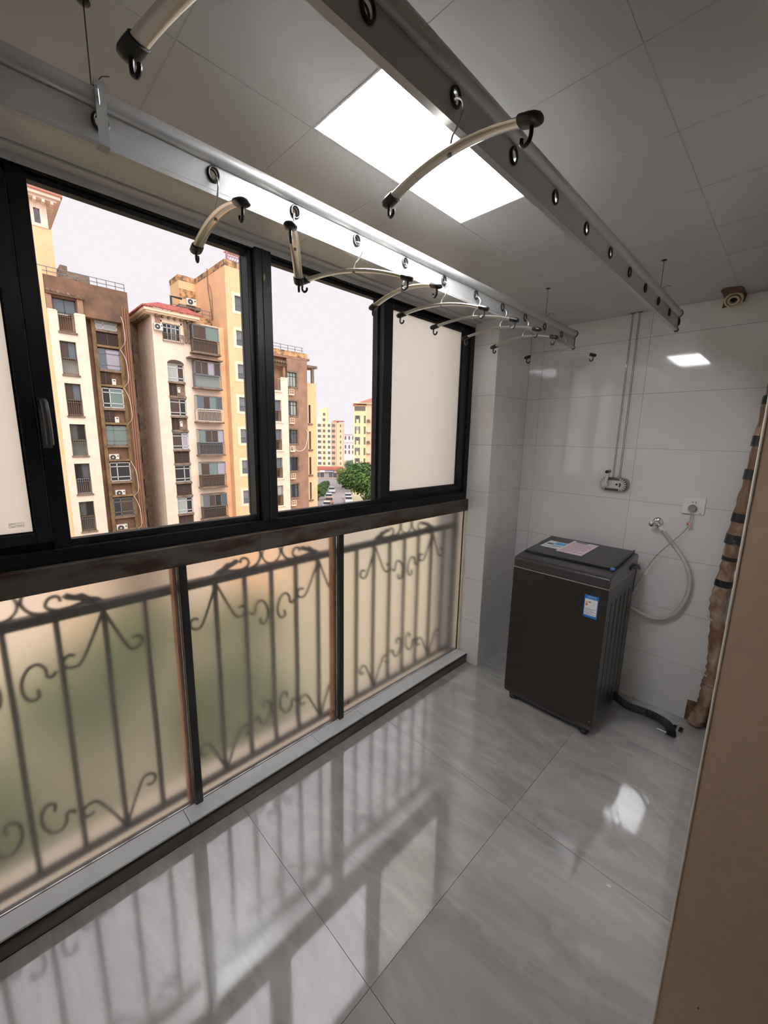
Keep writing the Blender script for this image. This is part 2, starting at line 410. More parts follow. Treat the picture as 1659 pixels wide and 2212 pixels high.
# ------------------------------------------------------------------ lower glazing
win2 = struct(root('window_2', (-1.53, .8, .07)))
MB().box(-1.575,-1.500,-1.35,2.275,1.078,1.155).build('steel_beam', m_rust, win2, bevel=.003, bseg=1)
for y in (-.50, .472, 1.207):
    p = MB().box(-1.552,-1.508,y-.014,y+.014,.066,1.078).build('post', m_post, win2, bevel=.002, bseg=1)
    MB().box(-1.585,-1.5525,y-.024,y+.024,.0,1.078).build('rusty_backing', m_orust, p)
edges = [-1.35, -.515, -.485, .457, .487, 1.192, 1.222, 2.262]
for k in range(4):
    pane = MB().box(-1.534,-1.528,edges[2*k]+.001,edges[2*k+1]-.001,.0705,1.077).build('frosted_pane', m_frost2, win2)
    if k == 2:
        for q in range(2): MB().box(-1.5279,-1.5275,1.158,1.168,.115+.010*q,.121+.010*q).build('printed_mark', m_print, pane)
    if k == 3:
        for q in range(3): MB().box(-1.5279,-1.5275,1.262,1.271,.118+.009*q,.124+.009*q).build('printed_mark', m_print, pane)
MB().box(-1.56,-1.51,2.262,2.2745,.07,1.078).build('side_strip', m_kerb, win2)
MB().box(-1.527,-1.520,2.258,2.2615,.07,1.078).build('sealant', m_blk, win2)

# ------------------------------------------------------------------ wrought iron railing outside the glass
XR = -1.608
rail = root('balcony_railing', (XR, .9, -.02), 'dark wrought iron balcony railing with scrolls, blurred behind the lower frosted glass', 'railing')
MB().box(XR-.018,XR+.018,-1.30,2.30,.948,.980).build('top_rail', m_iron, rail, bevel=.003, bseg=1)
MB().box(XR-.014,XR+.014,-1.30,2.30,.050,.074).build('bottom_rail', m_iron, rail, bevel=.003, bseg=1)
bal = MB().box(-.008,.008,-.008,.008,0,.874).mesh('baluster', m_iron)
for k in range(-9, 18):
    y = -.02+.1279*k
    if k in (4, 10, -3): continue
    put(bal, 'baluster', rail, (XR, y, .074))
for y in (-.404, .4916, 1.259, 2.283):
    MB().box(XR-.016,XR+.016,y-.016,y+.016,-.02,1.07).build('post', m_iron, rail, bevel=.002, bseg=1)
def scroll(yc, pts, flipz=False, name='scroll'):
    for s in (-1, 1):
        P = [(XR+.010, yc+s*py, (1.024-pz if flipz else pz)) for py, pz in pts]
        MB().tube(smoothpath(P, 4), .0055, 6).build(name, m_iron, rail, smooth=True)
V_in = [(.252,.946),(.215,.86),(.180,.79),(.160,.778),(.138,.785),(.132,.806),(.146,.824),(.164,.818)]
V_out = [(.256,.946),(.288,.86),(.318,.79),(.337,.778),(.358,.788),(.362,.812),(.348,.826),(.332,.818)]
S_c = [(.112,.782),(.100,.768),(.088,.775),(.086,.800),(.070,.822),(.045,.815),(.026,.775),(.028,.728),(.045,.707),(.062,.715),(.060,.740)]
C1 = [(.238,.983),(.205,.992),(.165,.985),(.13,.986),(.108,1.004),(.118,1.028),(.14,1.03),(.146,1.012)]
C2 = [(.16,.984),(.11,.981),(.07,.995),(.052,1.03),(.064,1.062),(.09,1.07),(.104,1.055)]
for yc_ in (-.02, .875, 1.77, -.915):
    scroll(yc_, V_in); scroll(yc_, V_out); scroll(yc_, S_c)
    scroll(yc_, V_in, True); scroll(yc_, V_out, True); scroll(yc_, S_c, True)
    scroll(yc_, C1); scroll(yc_, C2)
    MB().tube([(XR+.01, yc_+.044*math.cos(a), 1.028+.044*math.sin(a)) for a in [k*math.pi/10 for k in range(21)]], .0045, 6, caps=False).build('ring_ornament', m_iron, rail, smooth=True)
    for s in (-1, 1):
        pl = [(.262,.986),(.245,1.000),(.226,1.006),(.205,1.024),(.185,1.022),(.165,1.034),(.150,1.024),(.162,1.012),(.178,1.006),(.20,.998),(.222,.993),(.24,.988)]
        MB().prism([(XR+.004, yc_+s*a, b) for a, b in pl], (.008,0,0)).build('iron_leaf', m_iron, rail)

# ------------------------------------------------------------------ ceiling light
cl = root('ceiling_light', (-.75, .9275, H), 'flat square-edged white LED panel glowing between ceiling panels', 'ceiling light')
MB().box(-.8985,-.8945,.634,1.221,H-.005,H+.002).box(-.6055,-.6015,.634,1.221,H-.005,H+.002).box(-.8945,-.6055,.634,.638,H-.005,H+.002).box(-.8945,-.6055,1.217,1.221,H-.005,H+.002).build('rim', m_lampf, cl)
MB().box(-.8945,-.6055,.638,1.217,H-.003,H+.001).build('diffuser', m_lamp, cl)

# ------------------------------------------------------------------ drying rails
def ring_profile_rail(name, x, zc, y0, y1, label, ring_ys, wires, tape=None):
    t = root(name, (x, (y0+y1)/2, zc-.035), label, 'drying rail', 'ceiling drying rails')
    # profile: round tube on top, flat web, bead at the foot
    body = MB(); n = 14; prof = []
    R = .0165; zt = zc+.034
    a0 = math.radians(-70); a1 = math.radians(250)
    for k in range(n+1):
        a = a0+(a1-a0)*k/n; prof.append((R*math.cos(a), zt+R*math.sin(a)))
    body.prism([(x+a, y0, b) for a, b in prof], (0, y1-y0, 0))
    body.prism([(x+a, y0, b) for a, b in ((-.0028,zc-.028),(-.007,zc-.032),(-.007,zc-.040),(.007,zc-.040),(.007,zc-.032),(.0028,zc-.028))], (0, y1-y0, 0))
    zb, zu = zc-.028, zc+.020; cuts_ = [y0]+[(ring_ys[k]+ring_ys[k+1])/2 for k in range(len(ring_ys)-1)]+[y1]
    for k, yr in enumerate(ring_ys):
        ya, yb = cuts_[k], cuts_[k+1]; angs = [2*math.pi*i/16 for i in range(16)]+[math.atan2(zz-zc, yy-yr)%(2*math.pi) for yy in (ya,yb) for zz in (zb,zu)]
        angs.sort(); inn = []; out = []
        for a in angs:
            c_, s_ = math.cos(a), math.sin(a); inn.append((yr+.0100*c_, zc+.0122*s_))
            tt = min([((yb-yr)/c_) if c_ > 1e-6 else ((ya-yr)/c_ if c_ < -1e-6 else 9), ((zu-zc)/s_) if s_ > 1e-6 else ((zb-zc)/s_ if s_ < -1e-6 else 9)])
            out.append((yr+c_*tt, zc+s_*tt))
        m_ = len(angs); n_ = len(body.v)
        for dx in (-.0028,.0028): body.v += [(x+dx,p,q) for p,q in inn]+[(x+dx,p,q) for p,q in out]
        for i in range(m_):
            j = (i+1)%m_
            body.f += [(n_+i,n_+j,n_+m_+j,n_+m_+i),(n_+2*m_+i,n_+3*m_+i,n_+3*m_+j,n_+2*m_+j),(n_+i,n_+2*m_+i,n_+2*m_+j,n_+j)]
    body.build('rail_body', m_alu, t, smooth=True)
    rg = MB().tube([(0.0, .0112*math.cos(a), .0135*math.sin(a)) for a in [k*math.pi/9 for k in range(19)]], .0028, 6, caps=False).mesh('ring', m_blk, smooth='all')
    disc = MB().lathe((-.0038,0,0),(1,0,0),[(.0105,0),(.0105,.0076)],14).mesh('ring_hole', m_alu)
    for y in ring_ys:
        o = put(rg, 'ring', t, (x+.0048, y, zc))
        o2 = put(rg, 'ring', t, (x-.0048, y, zc))
    for ye_ in (y0, y1):
        cap = MB(); d = 1 if ye_ == y1 else -1
        cap.lathe((x, ye_-.004*d, zt), (0,d,0), [(.0185,0),(.0185,.008),(.014,.012)], 16)
        cap.box(x-.004,x+.004,min(ye_-.002*d,ye_+.006*d),max(ye_-.002*d,ye_+.006*d),zc-.03,zc+.02)
        cap.lathe((x, ye_-.004*d, zc-.036), (0,d,0), [(.010,0),(.010,.008),(.008,.011)], 10)
        cap.build('end_cap', m_blk, t, smooth=True)
    for y in wires:
        MB().tube([(x, y, H-.004), (x, y, zt+.014)], .0011, 6).build('suspension_wire', m_cable, t)
        MB().tube([(x+.001, y, zt+.016),(x+.014,y+.002,zt+.018),(x+.022,y+.004,zt+.005),(x+.016,y+.006,zc+.012),(x+.006,y+.006,zc-.006)], .0012, 5).build('wire_loop', m_wire, t)
        MB().tube([(x, y, zt+.016),(x+.02,y+.012,zt+.028),(x+.035,y+.02,zt+.024)], .0009, 5).build('wire_end', m_cable, t)
        MB().lathe((x,y,H-.004),(0,0,-1),[(.010,0),(.010,.0015),(.004,.003)],12).build('ceiling_grommet', m_blk, t)
    if tape:
        tp = MB(); tp.box(x+.0175, x+.0185, tape-.008, tape+.008, zc-.042, zt+.022); tp.box(x-.006,x+.0185,tape-.008,tape+.008,zt+.0175,zt+.0185); tp.box(x-.002,x+.0185,tape-.008,tape+.008,zc-.0425,zc-.0412)
        tp.build('tape_strip', m_tape, t)
    return t
ysL = [.214+.1958*k for k in range(-6, 11)]; ysR = [.424+.193*k for k in range(-7, 11)]
railL = ring_profile_rail('drying_rail', -.94, 2.079, -1.05, 2.345, 'aluminium ceiling drying rail above the windows with a row of hangers', ysL, (1.988, .206), tape=.214)
railR = ring_profile_rail('drying_rail', -.48, 2.096, -1.05, 2.345, 'aluminium ceiling drying rail passing beside the ceiling light, mostly empty rings', ysR, (1.992, -.2))

# ------------------------------------------------------------------ hangers
def make_hanger():
    t = root('clothes_hanger', (0,0,0), 'x', 'hanger', 'metal hangers on the drying rails')
    n = 16; L = .150
    # bar: flattened arc, origin at the ring
    pts = []
    for k in range(n+1):
        x = -L+2*L*k/n; pts.append((x, 0, -.076-.022*(x/L)**2))
    MB().tube(pts, .0100, 12, flat=(1.18,.46)).build('bar', m_hbar, t, smooth=True)
    hk = smoothpath([(-.013,0,-.024),(-.011,0,-.010),(-.003,0,-.005),(.010,0,-.006),(.021,0,-.016),(.023,0,-.030),(.013,0,-.046),(.004,0,-.055),(.001,0,-.064),(0,0,-.077)],5)
    MB().tube(hk, .0019, 8).build('hook', m_wire, t, smooth=True)
    MB().lathe((0,0,-.0815),(0,0,-1),[(.004,0),(.004,.0012)],10).build('rivet', m_gplast, t)
    for s in (-1,1):
        e = MB()
        e.tube([(s*(L-.010),0,-.0948),(s*(L-.009),0,-.0950),(s*(L+.004),0,-.0985),(s*(L+.014),0,-.101),(s*(L+.020),0,-.1025),(s*(L+.022),0,-.103)],[.0105,.0122,.0125,.0120,.0095,.006],14,flat=(1.15,.66))
        c = e.build('end_cap', m_blk, t, smooth=True)
        hk2 = smoothpath([(s*(L+.008),0,-.105),(s*(L+.009),0,-.116),(s*(L+.007),0,-.124),(s*(L+.000),0,-.128),(s*(L-.006),0,-.123),(s*(L-.006),0,-.117)],4)
        MB().tube(hk2, .0031, 8).build('clip_hook', m_blk, c, smooth=True)
    return t
hp = make_hanger()
HG = [  # rail x, y, ring z, yaw, tilt, label
 (-.48,.231,2.096,17,-2,'silver hanger with a big black end cap at the top left edge, nearest the camera'),
 (-.48,.618,2.099,-6,-4,'silver hanger hanging in front of the glowing ceiling light'),
 (-.94,.413,2.080,-6,-4,'silver hanger in front of the left open window, first on the window-side rail'),
 (-.94,.606,2.079,-36,0,'silver hanger seen nearly end-on above the centre mullion of the window'),
 (-.94,.800,2.080,28,-4,'silver hanger above the right open window, just past the end-on one'),
 (-.94,.995,2.080,-8,-3,'silver hanger crossing the corner of the right frosted window sash'),
 (-.94,1.194,2.080,14,-4,'silver hanger over the top of the frosted right pane, next after the sash corner'),
 (-.94,1.388,2.079,16,-2,'silver hanger fourth from the far end of the window-side rail'),
 (-.94,1.585,2.078,6,-2,'silver hanger whose tip touches the right end of the window head'),
 (-.94,1.782,2.077,-8,-2,'silver hanger hanging before the white tiled column'),
 (-.94,2.180,2.075,28,0,'silver hanger farthest away, in front of the white tiled end wall'),
]
for i,(x,y,z,a,tl,lab) in enumerate(HG):
    o = hp if i == 0 else copy_tree(hp)
    o.location = (x,y,z); o.rotation_euler = (0, math.radians(-tl), math.radians(a)) if False else (0, math.radians(-tl)*.85, math.radians(a))
    o['label'] = lab

# ------------------------------------------------------------------ hand crank and its cables
cr = root('hand_crank', (-.757, 2.69, 1.27), 'ribbed cast metal hand crank winch on the white tiled wall', 'crank')
def rrect(cx, cz, hw, hh, r, n=6):
    out = []
    for (sx,sz,a0) in ((1,1,0),(-1,1,90),(-1,-1,180),(1,-1,270)):
        for k in range(n+1):
            a = math.radians(a0+90*k/n); out.append((cx+sx*(hw-r)+r*math.cos(a), cz+sz*(hh-r)+r*math.sin(a)))
    return out
cxk, czk = -.752, 1.298
MB().prism([(a,2.6895,b) for a,b in rrect(cxk,czk,.080,.040,.034)], (0,-.010,0)).build('base_plate', m_cast, cr, bevel=.002, bseg=1)
MB().prism([(a,2.680,b) for a,b in rrect(cxk-.004,czk+.001,.070,.036,.034)], (0,-.026,0)).build('housing', m_castd, cr, bevel=.004)
MB().prism([(a,2.655,b) for a,b in rrect(cxk-.004,czk+.001,.036,.024,.004)], (0,-.004,0)).build('face_plate', m_castl, cr, bevel=.001, bseg=1)
ribs = MB()
for s,cx in ((-1,cxk-.040),(1,cxk+.032)):
    for k in range(9):
        a = math.radians(-80+20*k); d = Vector((s*math.cos(a),0,math.sin(a)))
        MB().bx(Vector((cx,2.651,czk))+d*.026, (.013,.005,.0032), (d, Vector((0,1,0)), Vector((-d.z,0,d.x)))).build('rib', m_castl, cr, bevel=.001, bseg=1)
MB().lathe((cxk+.020,2.6508,czk+.002),(0,-1,0),[(.006,0),(.006,.001)],12).build('keyhole', m_blk, cr)
MB().lathe((cxk-.037,2.654,czk),(0,-1,0),[(.014,0),(.014,.020),(.009,.024)],16).build('hub', m_castl, cr, smooth=True)
arm = MB().tube([(cxk-.037,2.634,czk),(cxk-.030,2.625,czk+.03),(cxk-.018,2.618,czk+.070),(cxk-.014,2.616,czk+.082)],[.0085,.0075,.0070,.0080],8,flat=(1,1)).build('crank_arm', m_castl, cr, smooth=True)
MB().tube([(cxk-.014,2.618,czk+.080),(cxk-.016,2.570,czk+.078)],[.0085,.0085],12).build('crank_knob', M('dull_grip',(.20,.19,.18,1),.5), cr, bevel=.001)
MB().tube([(cxk-.016,2.571,czk+.078),(cxk-.0163,2.566,czk+.0778)],[.0092,.0088],12).build('knob_tip', m_blk, cr)
MB().box(cxk+.018,cxk+.034,2.655,2.672,czk+.034,czk+.052).build('cable_guide', m_gplast, cr, bevel=.001)
for i,(xa,xb,lab) in enumerate(((-.760,-.762,'thin steel cable running from the ceiling behind the crank knob'),(-.7545,-.7555,'thin steel cable beside the one behind the crank knob'),(-.727,-.7275,'thin steel cable entering the crank guide, left strand'),(-.7205,-.7205,'thin steel cable entering the crank guide, right strand'))):
    zb = czk+.034 if i < 2 else czk+.052
    cb = MB().tube([(xa,2.662,H-.003),(xb,2.664,zb)], .0013, 6).build('winch_cable', m_cable)
    tag(cb, lab, 'cable', 'winch cables')
for xa,lab in ((-.757,'small black slot in the ceiling where the left pair of cables leaves'),(-.724,'small black slot in the ceiling where the right pair of cables leaves')):
    g = MB().prism([(a,b,H-.0045) for a,b in rrect(xa,2.662,.014,.0045,.004)], (0,0,-.002)).build('cable_slot', m_blk)
    tag(g, lab, 'cable slot', 'ceiling cable slots')

# ------------------------------------------------------------------ socket, plug, cord
so_ = root('wall_socket', (-.357, 2.69, 1.172), 'white square wall socket on the tiled end wall', 'socket')
sx, sz = -.357, 1.219
MB().box(sx-.048,sx+.048,2.680,2.6895,sz-.046,sz+.046).build('plate', m_wplast, so_, bevel=.003)
for d in (-.007,.007): MB().box(sx+d-.0015,sx+d+.0015,2.6793,2.6799,sz+.015,sz+.023).build('socket_slot', m_blk, so_)
MB().box(sx+.024,sx+.038,2.6793,2.6799,sz-.040,sz-.0375).build('printed_mark', m_ink, so_)
MB().box(sx-.047,sx+.0,2.6785,2.6797,sz-.0462,sz-.0440).build('lower_edge', m_gplast, so_)
pg = root('power_plug', (sx, 2.679, 1.19), 'round grey plug with a thin cord and red printed tag, pushed into the socket', 'plug')
MB().lathe((sx-.003,2.6795,sz-.012),(0,-1,0),[(.019,0),(.019,.016),(.016,.022)],24).build('plug_body', m_gplast, pg, smooth=True)
cpts = smoothpath([(sx-.003,2.664,sz-.030),(sx-.003,2.662,1.165),(-.362,2.664,1.13),(-.375,2.656,1.085),(-.42,2.640,1.017),(-.482,2.648,.925),(-.529,2.65,.821),(-.556,2.648,.74),(-.572,2.642,.70)],6)
MB().tube(cpts,.0034,8).build('cord', m_cord, pg, smooth=True)
tg = MB().box(-.374,-.349,2.655,2.657,1.112,1.132).build('cord_tag', m_pinkp, pg)
t_ = MB()
for q in ((-.3735,-.3495,1.1122,1.1132),(-.3735,-.3495,1.1308,1.1318),(-.3735,-.3725,1.112,1.132),(-.3505,-.3495,1.112,1.132),(-.370,-.364,1.117,1.127),(-.360,-.353,1.117,1.119),(-.360,-.353,1.125,1.127)): t_.box(q[0],q[1],2.6545,2.655,q[2],q[3])
t_.build('tag_print', m_red, tg)

# ------------------------------------------------------------------ tap and inlet hose
tp = root('water_tap', (-.511, 2.69, 1.085), 'small chrome angle tap on the tiled wall feeding the white hose', 'tap')
tx, tz = -.508, 1.106
MB().lathe((tx,2.6898,tz),(0,-1,0),[(.026,0),(.026,.004),(.020,.010),(.012,.012)],24).build('flange', m_chrome, tp, smooth=True)
MB().lathe((tx,2.680,tz),(-.15,-1,-.05),[(.012,0),(.012,.038),(.014,.04),(.014,.05)],16).build('valve_body', m_chrome, tp, smooth=True)
MB().lathe((tx-.008,2.632,tz-.002),(-.55,-1,-.1),[(.009,0),(.014,.004),(.0165,.012),(.0150,.022),(.009,.026)],10).build('knob', m_chrome, tp, smooth=True)
MB().lathe((tx+.004,2.655,tz-.004),(.62,0,-.78),[(.009,0),(.009,.016),(.012,.018),(.012,.026)],14).build('outlet', m_chrome, tp, smooth=True)
hs = root('inlet_hose', (-.42, 2.65, .55), 'looped white rubber inlet hose from the tap down to the washing machine', 'hose')
hpts = smoothpath([(-.488,2.655,1.084),(-.468,2.655,1.06),(-.427,2.668,1.006),(-.357,2.668,.915),(-.320,2.655,.825),(-.322,2.655,.726),(-.356,2.655,.626),(-.413,2.652,.566),(-.488,2.65,.555),(-.545,2.645,.574),(-.575,2.635,.59)],6)
MB().tube(hpts,.0105,10).build('hose_tube', m_hose, hs, smooth=True)
MB().lathe((-.490,2.655,1.087),(.62,0,-.78),[(.013,0),(.0135,.014),(.013,.032),(.011,.036)],12).build('collar', m_wplast, hs, smooth=True)
MB().bx((-.472,2.6405,1.064),(.006,.0012,.008),(Vector((.78,0,.62)),Vector((0,1,0)),Vector((.62,0,-.78)))).build('clip', m_gplast, hs)

# ------------------------------------------------------------------ washing machine
wx0, wx1, wy0, wy1 = -1.066, -.560, 2.118, 2.600
wm = root('washing_machine', ((wx0+wx1)/2, (wy0+wy1)/2, 0), 'dark brown-grey top-loading washing machine with stickers in the far corner', 'washing machine')
def rbox(x0,x1,y0,y1,z0,z1,r,n=4):
    cx,cy = (x0+x1)/2,(y0+y1)/2
    return MB().prism([(a,b,z0) for a,b in rrect(cx,cy,(x1-x0)/2,(y1-y0)/2,r,n)], (0,0,z1-z0))
MB().box(wx0+.004,wx1-.004,wy0+.012,wy1,.045,.83).build('cabinet', m_wside, wm, bevel=.008)
fp = MB(); prof = [(wy0,.10),(wy0,.829),(wy0+.013,.829),(wy0+.013,.045),(wy0+.006,.045),(wy0+.001,.07)]
fp.prism([(wx0,a,b) for a,b in prof],(wx1-wx0,0,0)); fp.build('front_panel', m_wbody, wm, bevel=.003)
MB().box(wx0+.03,wx1-.03,wy0+.012,wy0+.03,.030,.046).build('kick_strip', m_wtop, wm)
MB().box(wx0+.001,wx1-.001,wy0+.0005,wy1-.002,.8292,.8325).build('seam', m_wseam, wm)
dk = MB(); y0_, y1_ = wy0-.001, wy1+.002
dk.prism([(wx0-.001,a,b) for a,b in ((y0_,.833),(y0_,.880),(y0_+.012,.8915),(y0_+.085,.903),(y1_-.03,.930),(y1_,.922),(y1_,.833))],(wx1-wx0+.002,0,0))
dk.build('top_deck', m_wtop, wm, bevel=.006)
# lid lies on the deck slope
sl = (.930-.903)/(y1_-.03-(y0_+.085)); ev = Vector((0,1,sl)).normalized(); nv = Vector((0,-sl,1)).normalized(); ex = Vector((1,0,0))
def deck(x, y, h): return Vector((x, y, .903+sl*(y-(y0_+.085))+h))
lid = MB().bx(deck(-.814,2.392,.006),(.238,.182,.006),(ex,ev,nv)).build('lid', m_wlid, wm, bevel=.004)
MB().bx(deck(-.814,2.212,.0035),(.238,.003,.0035),(ex,ev,nv)).build('lid_gap', m_blk, wm)
MB().bx(deck(-.5775,2.40,.010),(.0035,.17,.009),(ex,ev,nv)).build('lid_edge', m_blk, lid)
MB().bx(deck(-.581,2.215,.009),(.010,.008,.005),(ex,ev,nv)).build('blue_tape', M('blue_film', lin(70,110,170), .4), wm)
def sheet(x0,x1,y0,y1,mat,name,h=.0125,rot=0.,par=None):
    c = deck((x0+x1)/2,(y0+y1)/2,h); a = math.radians(rot); e1 = ex*math.cos(a)+ev*math.sin(a); e2 = -ex*math.sin(a)+ev*math.cos(a)
    return MB().bx(c,((x1-x0)/2,(y1-y0)/2,.0003),(e1,e2,nv)).build(name, mat, par or wm), (c,e1,e2)
pk,(c_,e1,e2) = sheet(-.905,-.760,2.300,2.545,m_pinkpaper,'warning_sheet',.0131,-3)
pr = MB()
for k in range(9):
    wd = (.040,.062,.066,.058,.066,.064,.05,.066,.03)[k]
    pr.bx(c_+e2*(.085-.024*k)+e1*(wd-.066)*.9+nv*.0005,(wd*.9,.004,.0002),(e1,e2,nv))
pr.build('printed_lines', m_pinkink, pk)
MB().bx(c_+e2*.108-e1*.018+nv*.0005,(.036,.008,.0002),(e1,e2,nv)).build('printed_lines', m_ink, pk)
bl,(c_,e1,e2) = sheet(-1.015,-.900,2.335,2.470,m_paper,'product_sheet',.0128,-3)
MB().bx(c_+e1*.022+e2*.030+nv*.0005,(.030,.024,.0002),(e1,e2,nv)).build('blue_patch', m_lblue, bl)
pr = MB(); pr.bx(c_-e1*.028+e2*.005+nv*.0005,(.018,.014,.0002),(e1,e2,nv)); pr.bx(c_+e1*.022-e2*.020+nv*.0005,(.024,.004,.0002),(e1,e2,nv)); pr.bx(c_-e1*.01-e2*.045+nv*.0005,(.04,.002,.0002),(e1,e2,nv))
pr.build('printed_lines', m_ink, bl)
# energy label on the front
ex0, ex1, ez0, ez1 = -.667, -.600, .662, .781; ey_ = wy0-.0006
el = MB().box(ex0,ex1,ey_,wy0,ez0,ez1).build('energy_label', m_blue, wm)
MB().box(ex0+.004,ex1-.004,ey_-.0003,ey_,ez0+.012,ez1-.021).build('label_white', m_paper, el)
for q in ((ex0+.012,.742,m_yell,.006),(ex0+.011,.730,m_orange,.007)): MB().box(q[0]-.003,q[0]+q[3],ey_-.0006,ey_-.0003,q[1]-.006,q[1]+.004).build('label_grade', q[2], el)
pr = MB(); pr.box(ex0+.022,ex0+.032,ey_-.0006,ey_-.0003,.742,.748)
for k in range(5): pr.box(ex0+.007,(ex1-.006,ex1-.02,ex1-.006,ex1-.022,ex1-.008)[k],ey_-.0006,ey_-.0003,.708-.0072*k,.7098-.0072*k)
pr.build('printed_lines', m_ink, el)
text('中国能效标识', .0075, m_paper, 'label_title', el, frame_mw(Vector(((ex0+ex1)/2, ey_-.0004, ez1-.008)), (1,0,0), (0,0,1)))
text('CHINA ENERGY LABEL', .0048, m_paper, 'label_title', el, frame_mw(Vector(((ex0+ex1)/2, ey_-.0004, ez1-.0165)), (1,0,0), (0,0,1)))
# side ribs, grip, strap, feet
for k in range(5):
    y = 2.20+.075*k; MB().box(wx1-.006,wx1-.001,y,y+.02,.12,.74).build('side_rib', m_wside, wm, bevel=.002, bseg=1)
MB().box(wx1-.005,wx1-.0005,2.50,2.545,.56,.63).build('side_grip', m_blk, wm, bevel=.003)
stp = MB(); stp.tube(smoothpath([(wx1+.004,2.44,.868),(wx1+.010,2.48,.872),(wx1+.012,2.52,.862),(wx1+.012,2.56,.866),(wx1+.010,2.60,.845),(wx1+.010,2.625,.835)],4),[.004]+[.009]*4+[.011]*4+[.006]*4+[.011]*4+[.010]*4+[.004],8,flat=(.5,1))
stp.build('hanging_strap', m_blk, wm, smooth=True)
MB().tube(smoothpath([(wx1-.004,2.46,.905),(wx1+.006,2.50,.885),(wx1+.011,2.54,.865),(wx1+.007,2.55,.78),(wx1+.004,2.56,.71)],5),.0018,6).build('strap_cord', m_blk, wm, smooth=True)
for (x,y) in ((wx0+.045,wy0+.035),(wx1-.045,wy0+.035),(wx0+.045,wy1-.05),(wx1-.045,wy1-.05)):
    MB().lathe((x,y,0),(0,0,1),[(.021,0),(.023,.004),(.023,.016),(.016,.022),(.012,.046)],16).build('foot', m_blk, wm, smooth=True)
for x in (wx0+.004,wx1-.054):
    MB().prism([(x,wy0+.002,.075),(x,wy0+.004,.05),(x+.006,wy0+.01,.040),(x+.044,wy0+.01,.040),(x+.050,wy0+.004,.05),(x+.050,wy0+.002,.075)],(0,.03,0)).build('corner_skirt', m_wbody, wm, bevel=.002, bseg=1)
MB().lathe((wx1-.016,wy0-.0003,.098),(0,-1,0),[(.003,0),(.002,.001)],8).build('screw', m_chrome, wm)

# drain hose and floor drain
dh = root('drain_hose', (-.42, 2.53, 0), 'black corrugated drain hose lying from the washing machine to the floor drain', 'hose')
path = smoothpath([(-.575,2.50,.085),(-.54,2.505,.060),(-.49,2.52,.035),(-.41,2.545,.027),(-.345,2.535,.030),(-.295,2.505,.034),(-.272,2.475,.022),(-.268,2.466,.006)],12)
rad = [.0205+(.0022 if i%2 else 0) for i in range(len(path))]
MB().tube(path, rad, 12).build('hose_tube', m_bhose, dh, smooth=True)
fd = root('floor_drain', (-.285,2.535,0), 'square stainless floor drain beneath the end of the black hose', 'drain')
MB().box(-.338,-.232,2.478,2.592,.0002,.003).build('drain_plate', m_steel, fd, bevel=.001, bseg=1)
for k in range(4): MB().box(-.328+.026*k,-.312+.026*k,2.535,2.585,.0031,.0036).build('drain_slot', m_dark, fd)

# taped pipe bundle
pb = root('pipe_bundle', (-.18,2.63,0), 'lumpy brown plastic-wrapped pipe with black tape bands rising beside the wall edge', 'pipe')
ctr = [(-.195,2.655,.02),(-.178,2.655,.12),(-.163,2.65,.24),(-.160,2.645,.33),(-.160,2.64,.45),(-.170,2.635,.6),(-.186,2.632,.715),(-.178,2.63,.85),(-.168,2.63,1.03),(-.152,2.632,1.25),(-.138,2.634,1.5),(-.120,2.636,1.75),(-.106,2.64,2.0),(-.104,2.64,H-.004)]
cs = smoothpath(ctr, 8); rr = [.033+.0025*math.sin(i*1.9)+.003*math.sin(i*.37+1)+random.uniform(-.002,.002) for i in range(len(cs))]
MB().tube(cs, rr, 14).build('wrapped_pipe', m_wrap, pb, smooth=True)
def band(z, h):
    i = min(range(len(cs)), key=lambda k: abs(cs[k].z-z)); a = cs[max(i-1,0)]; b_ = cs[min(i+1,len(cs)-1)]; t = (b_-a).normalized()
    MB().tube([cs[i]-t*h/2, cs[i], cs[i]+t*h/2], max(rr[max(0,i-1):i+2])+.0018, 14).build('tape_band', m_btape, pb, smooth=True)
for z,h in ((.86,.035),(.99,.020),(1.09,.05),(1.19,.045),(1.40,.05),(1.56,.05),(1.75,.04)): band(z,h)
for z in (.33,.64): 
    i = min(range(len(cs)), key=lambda k: abs(cs[k].z-z)); MB().tube([cs[i]+Vector((-.02,-.03,0)),cs[i]+Vector((-.034,-.034,.012)),cs[i]+Vector((-.040,-.028,.02))],.004,6).build('loose_film', m_pvc, pb)

# pipe stub in the ceiling corner
ps = root('pipe_stub', (-.325,2.66,2.2), 'ivory pipe end in a ragged brown hole at the ceiling corner', 'pipe')
MB().prism([(-.372,2.6895,2.205),(-.290,2.6895,2.222),(-.284,2.6895,2.249),(-.368,2.6895,2.249)],(0,-.003,0)).build('broken_hole', m_hole, ps)
MB().prism([(-.366,2.688,2.2505),(-.284,2.688,2.2505),(-.286,2.560,2.2505),(-.292,2.530,2.2505),(-.352,2.512,2.2505),(-.366,2.55,2.2505)],(0,0,-.003)).build('broken_hole', m_hole, ps)
ax_ = Vector((.05,-.75,-.66)); o_ = Vector((-.327,2.655,2.236))
MB().lathe(o_, ax_, [(.036,-.01),(.036,.020),(.029,.020),(.029,.006)],24).build('pipe_collar', m_pvc, ps, smooth=True)
MB().lathe(o_, ax_, [(.023,.0),(.023,.026),(.015,.026),(.014,.010)],20).build('inner_pipe', m_pvc, ps, smooth=True)
MB().lathe(o_, ax_, [(.0145,.011),(.0135,.013)],14).build('pipe_bore', m_dark, ps)

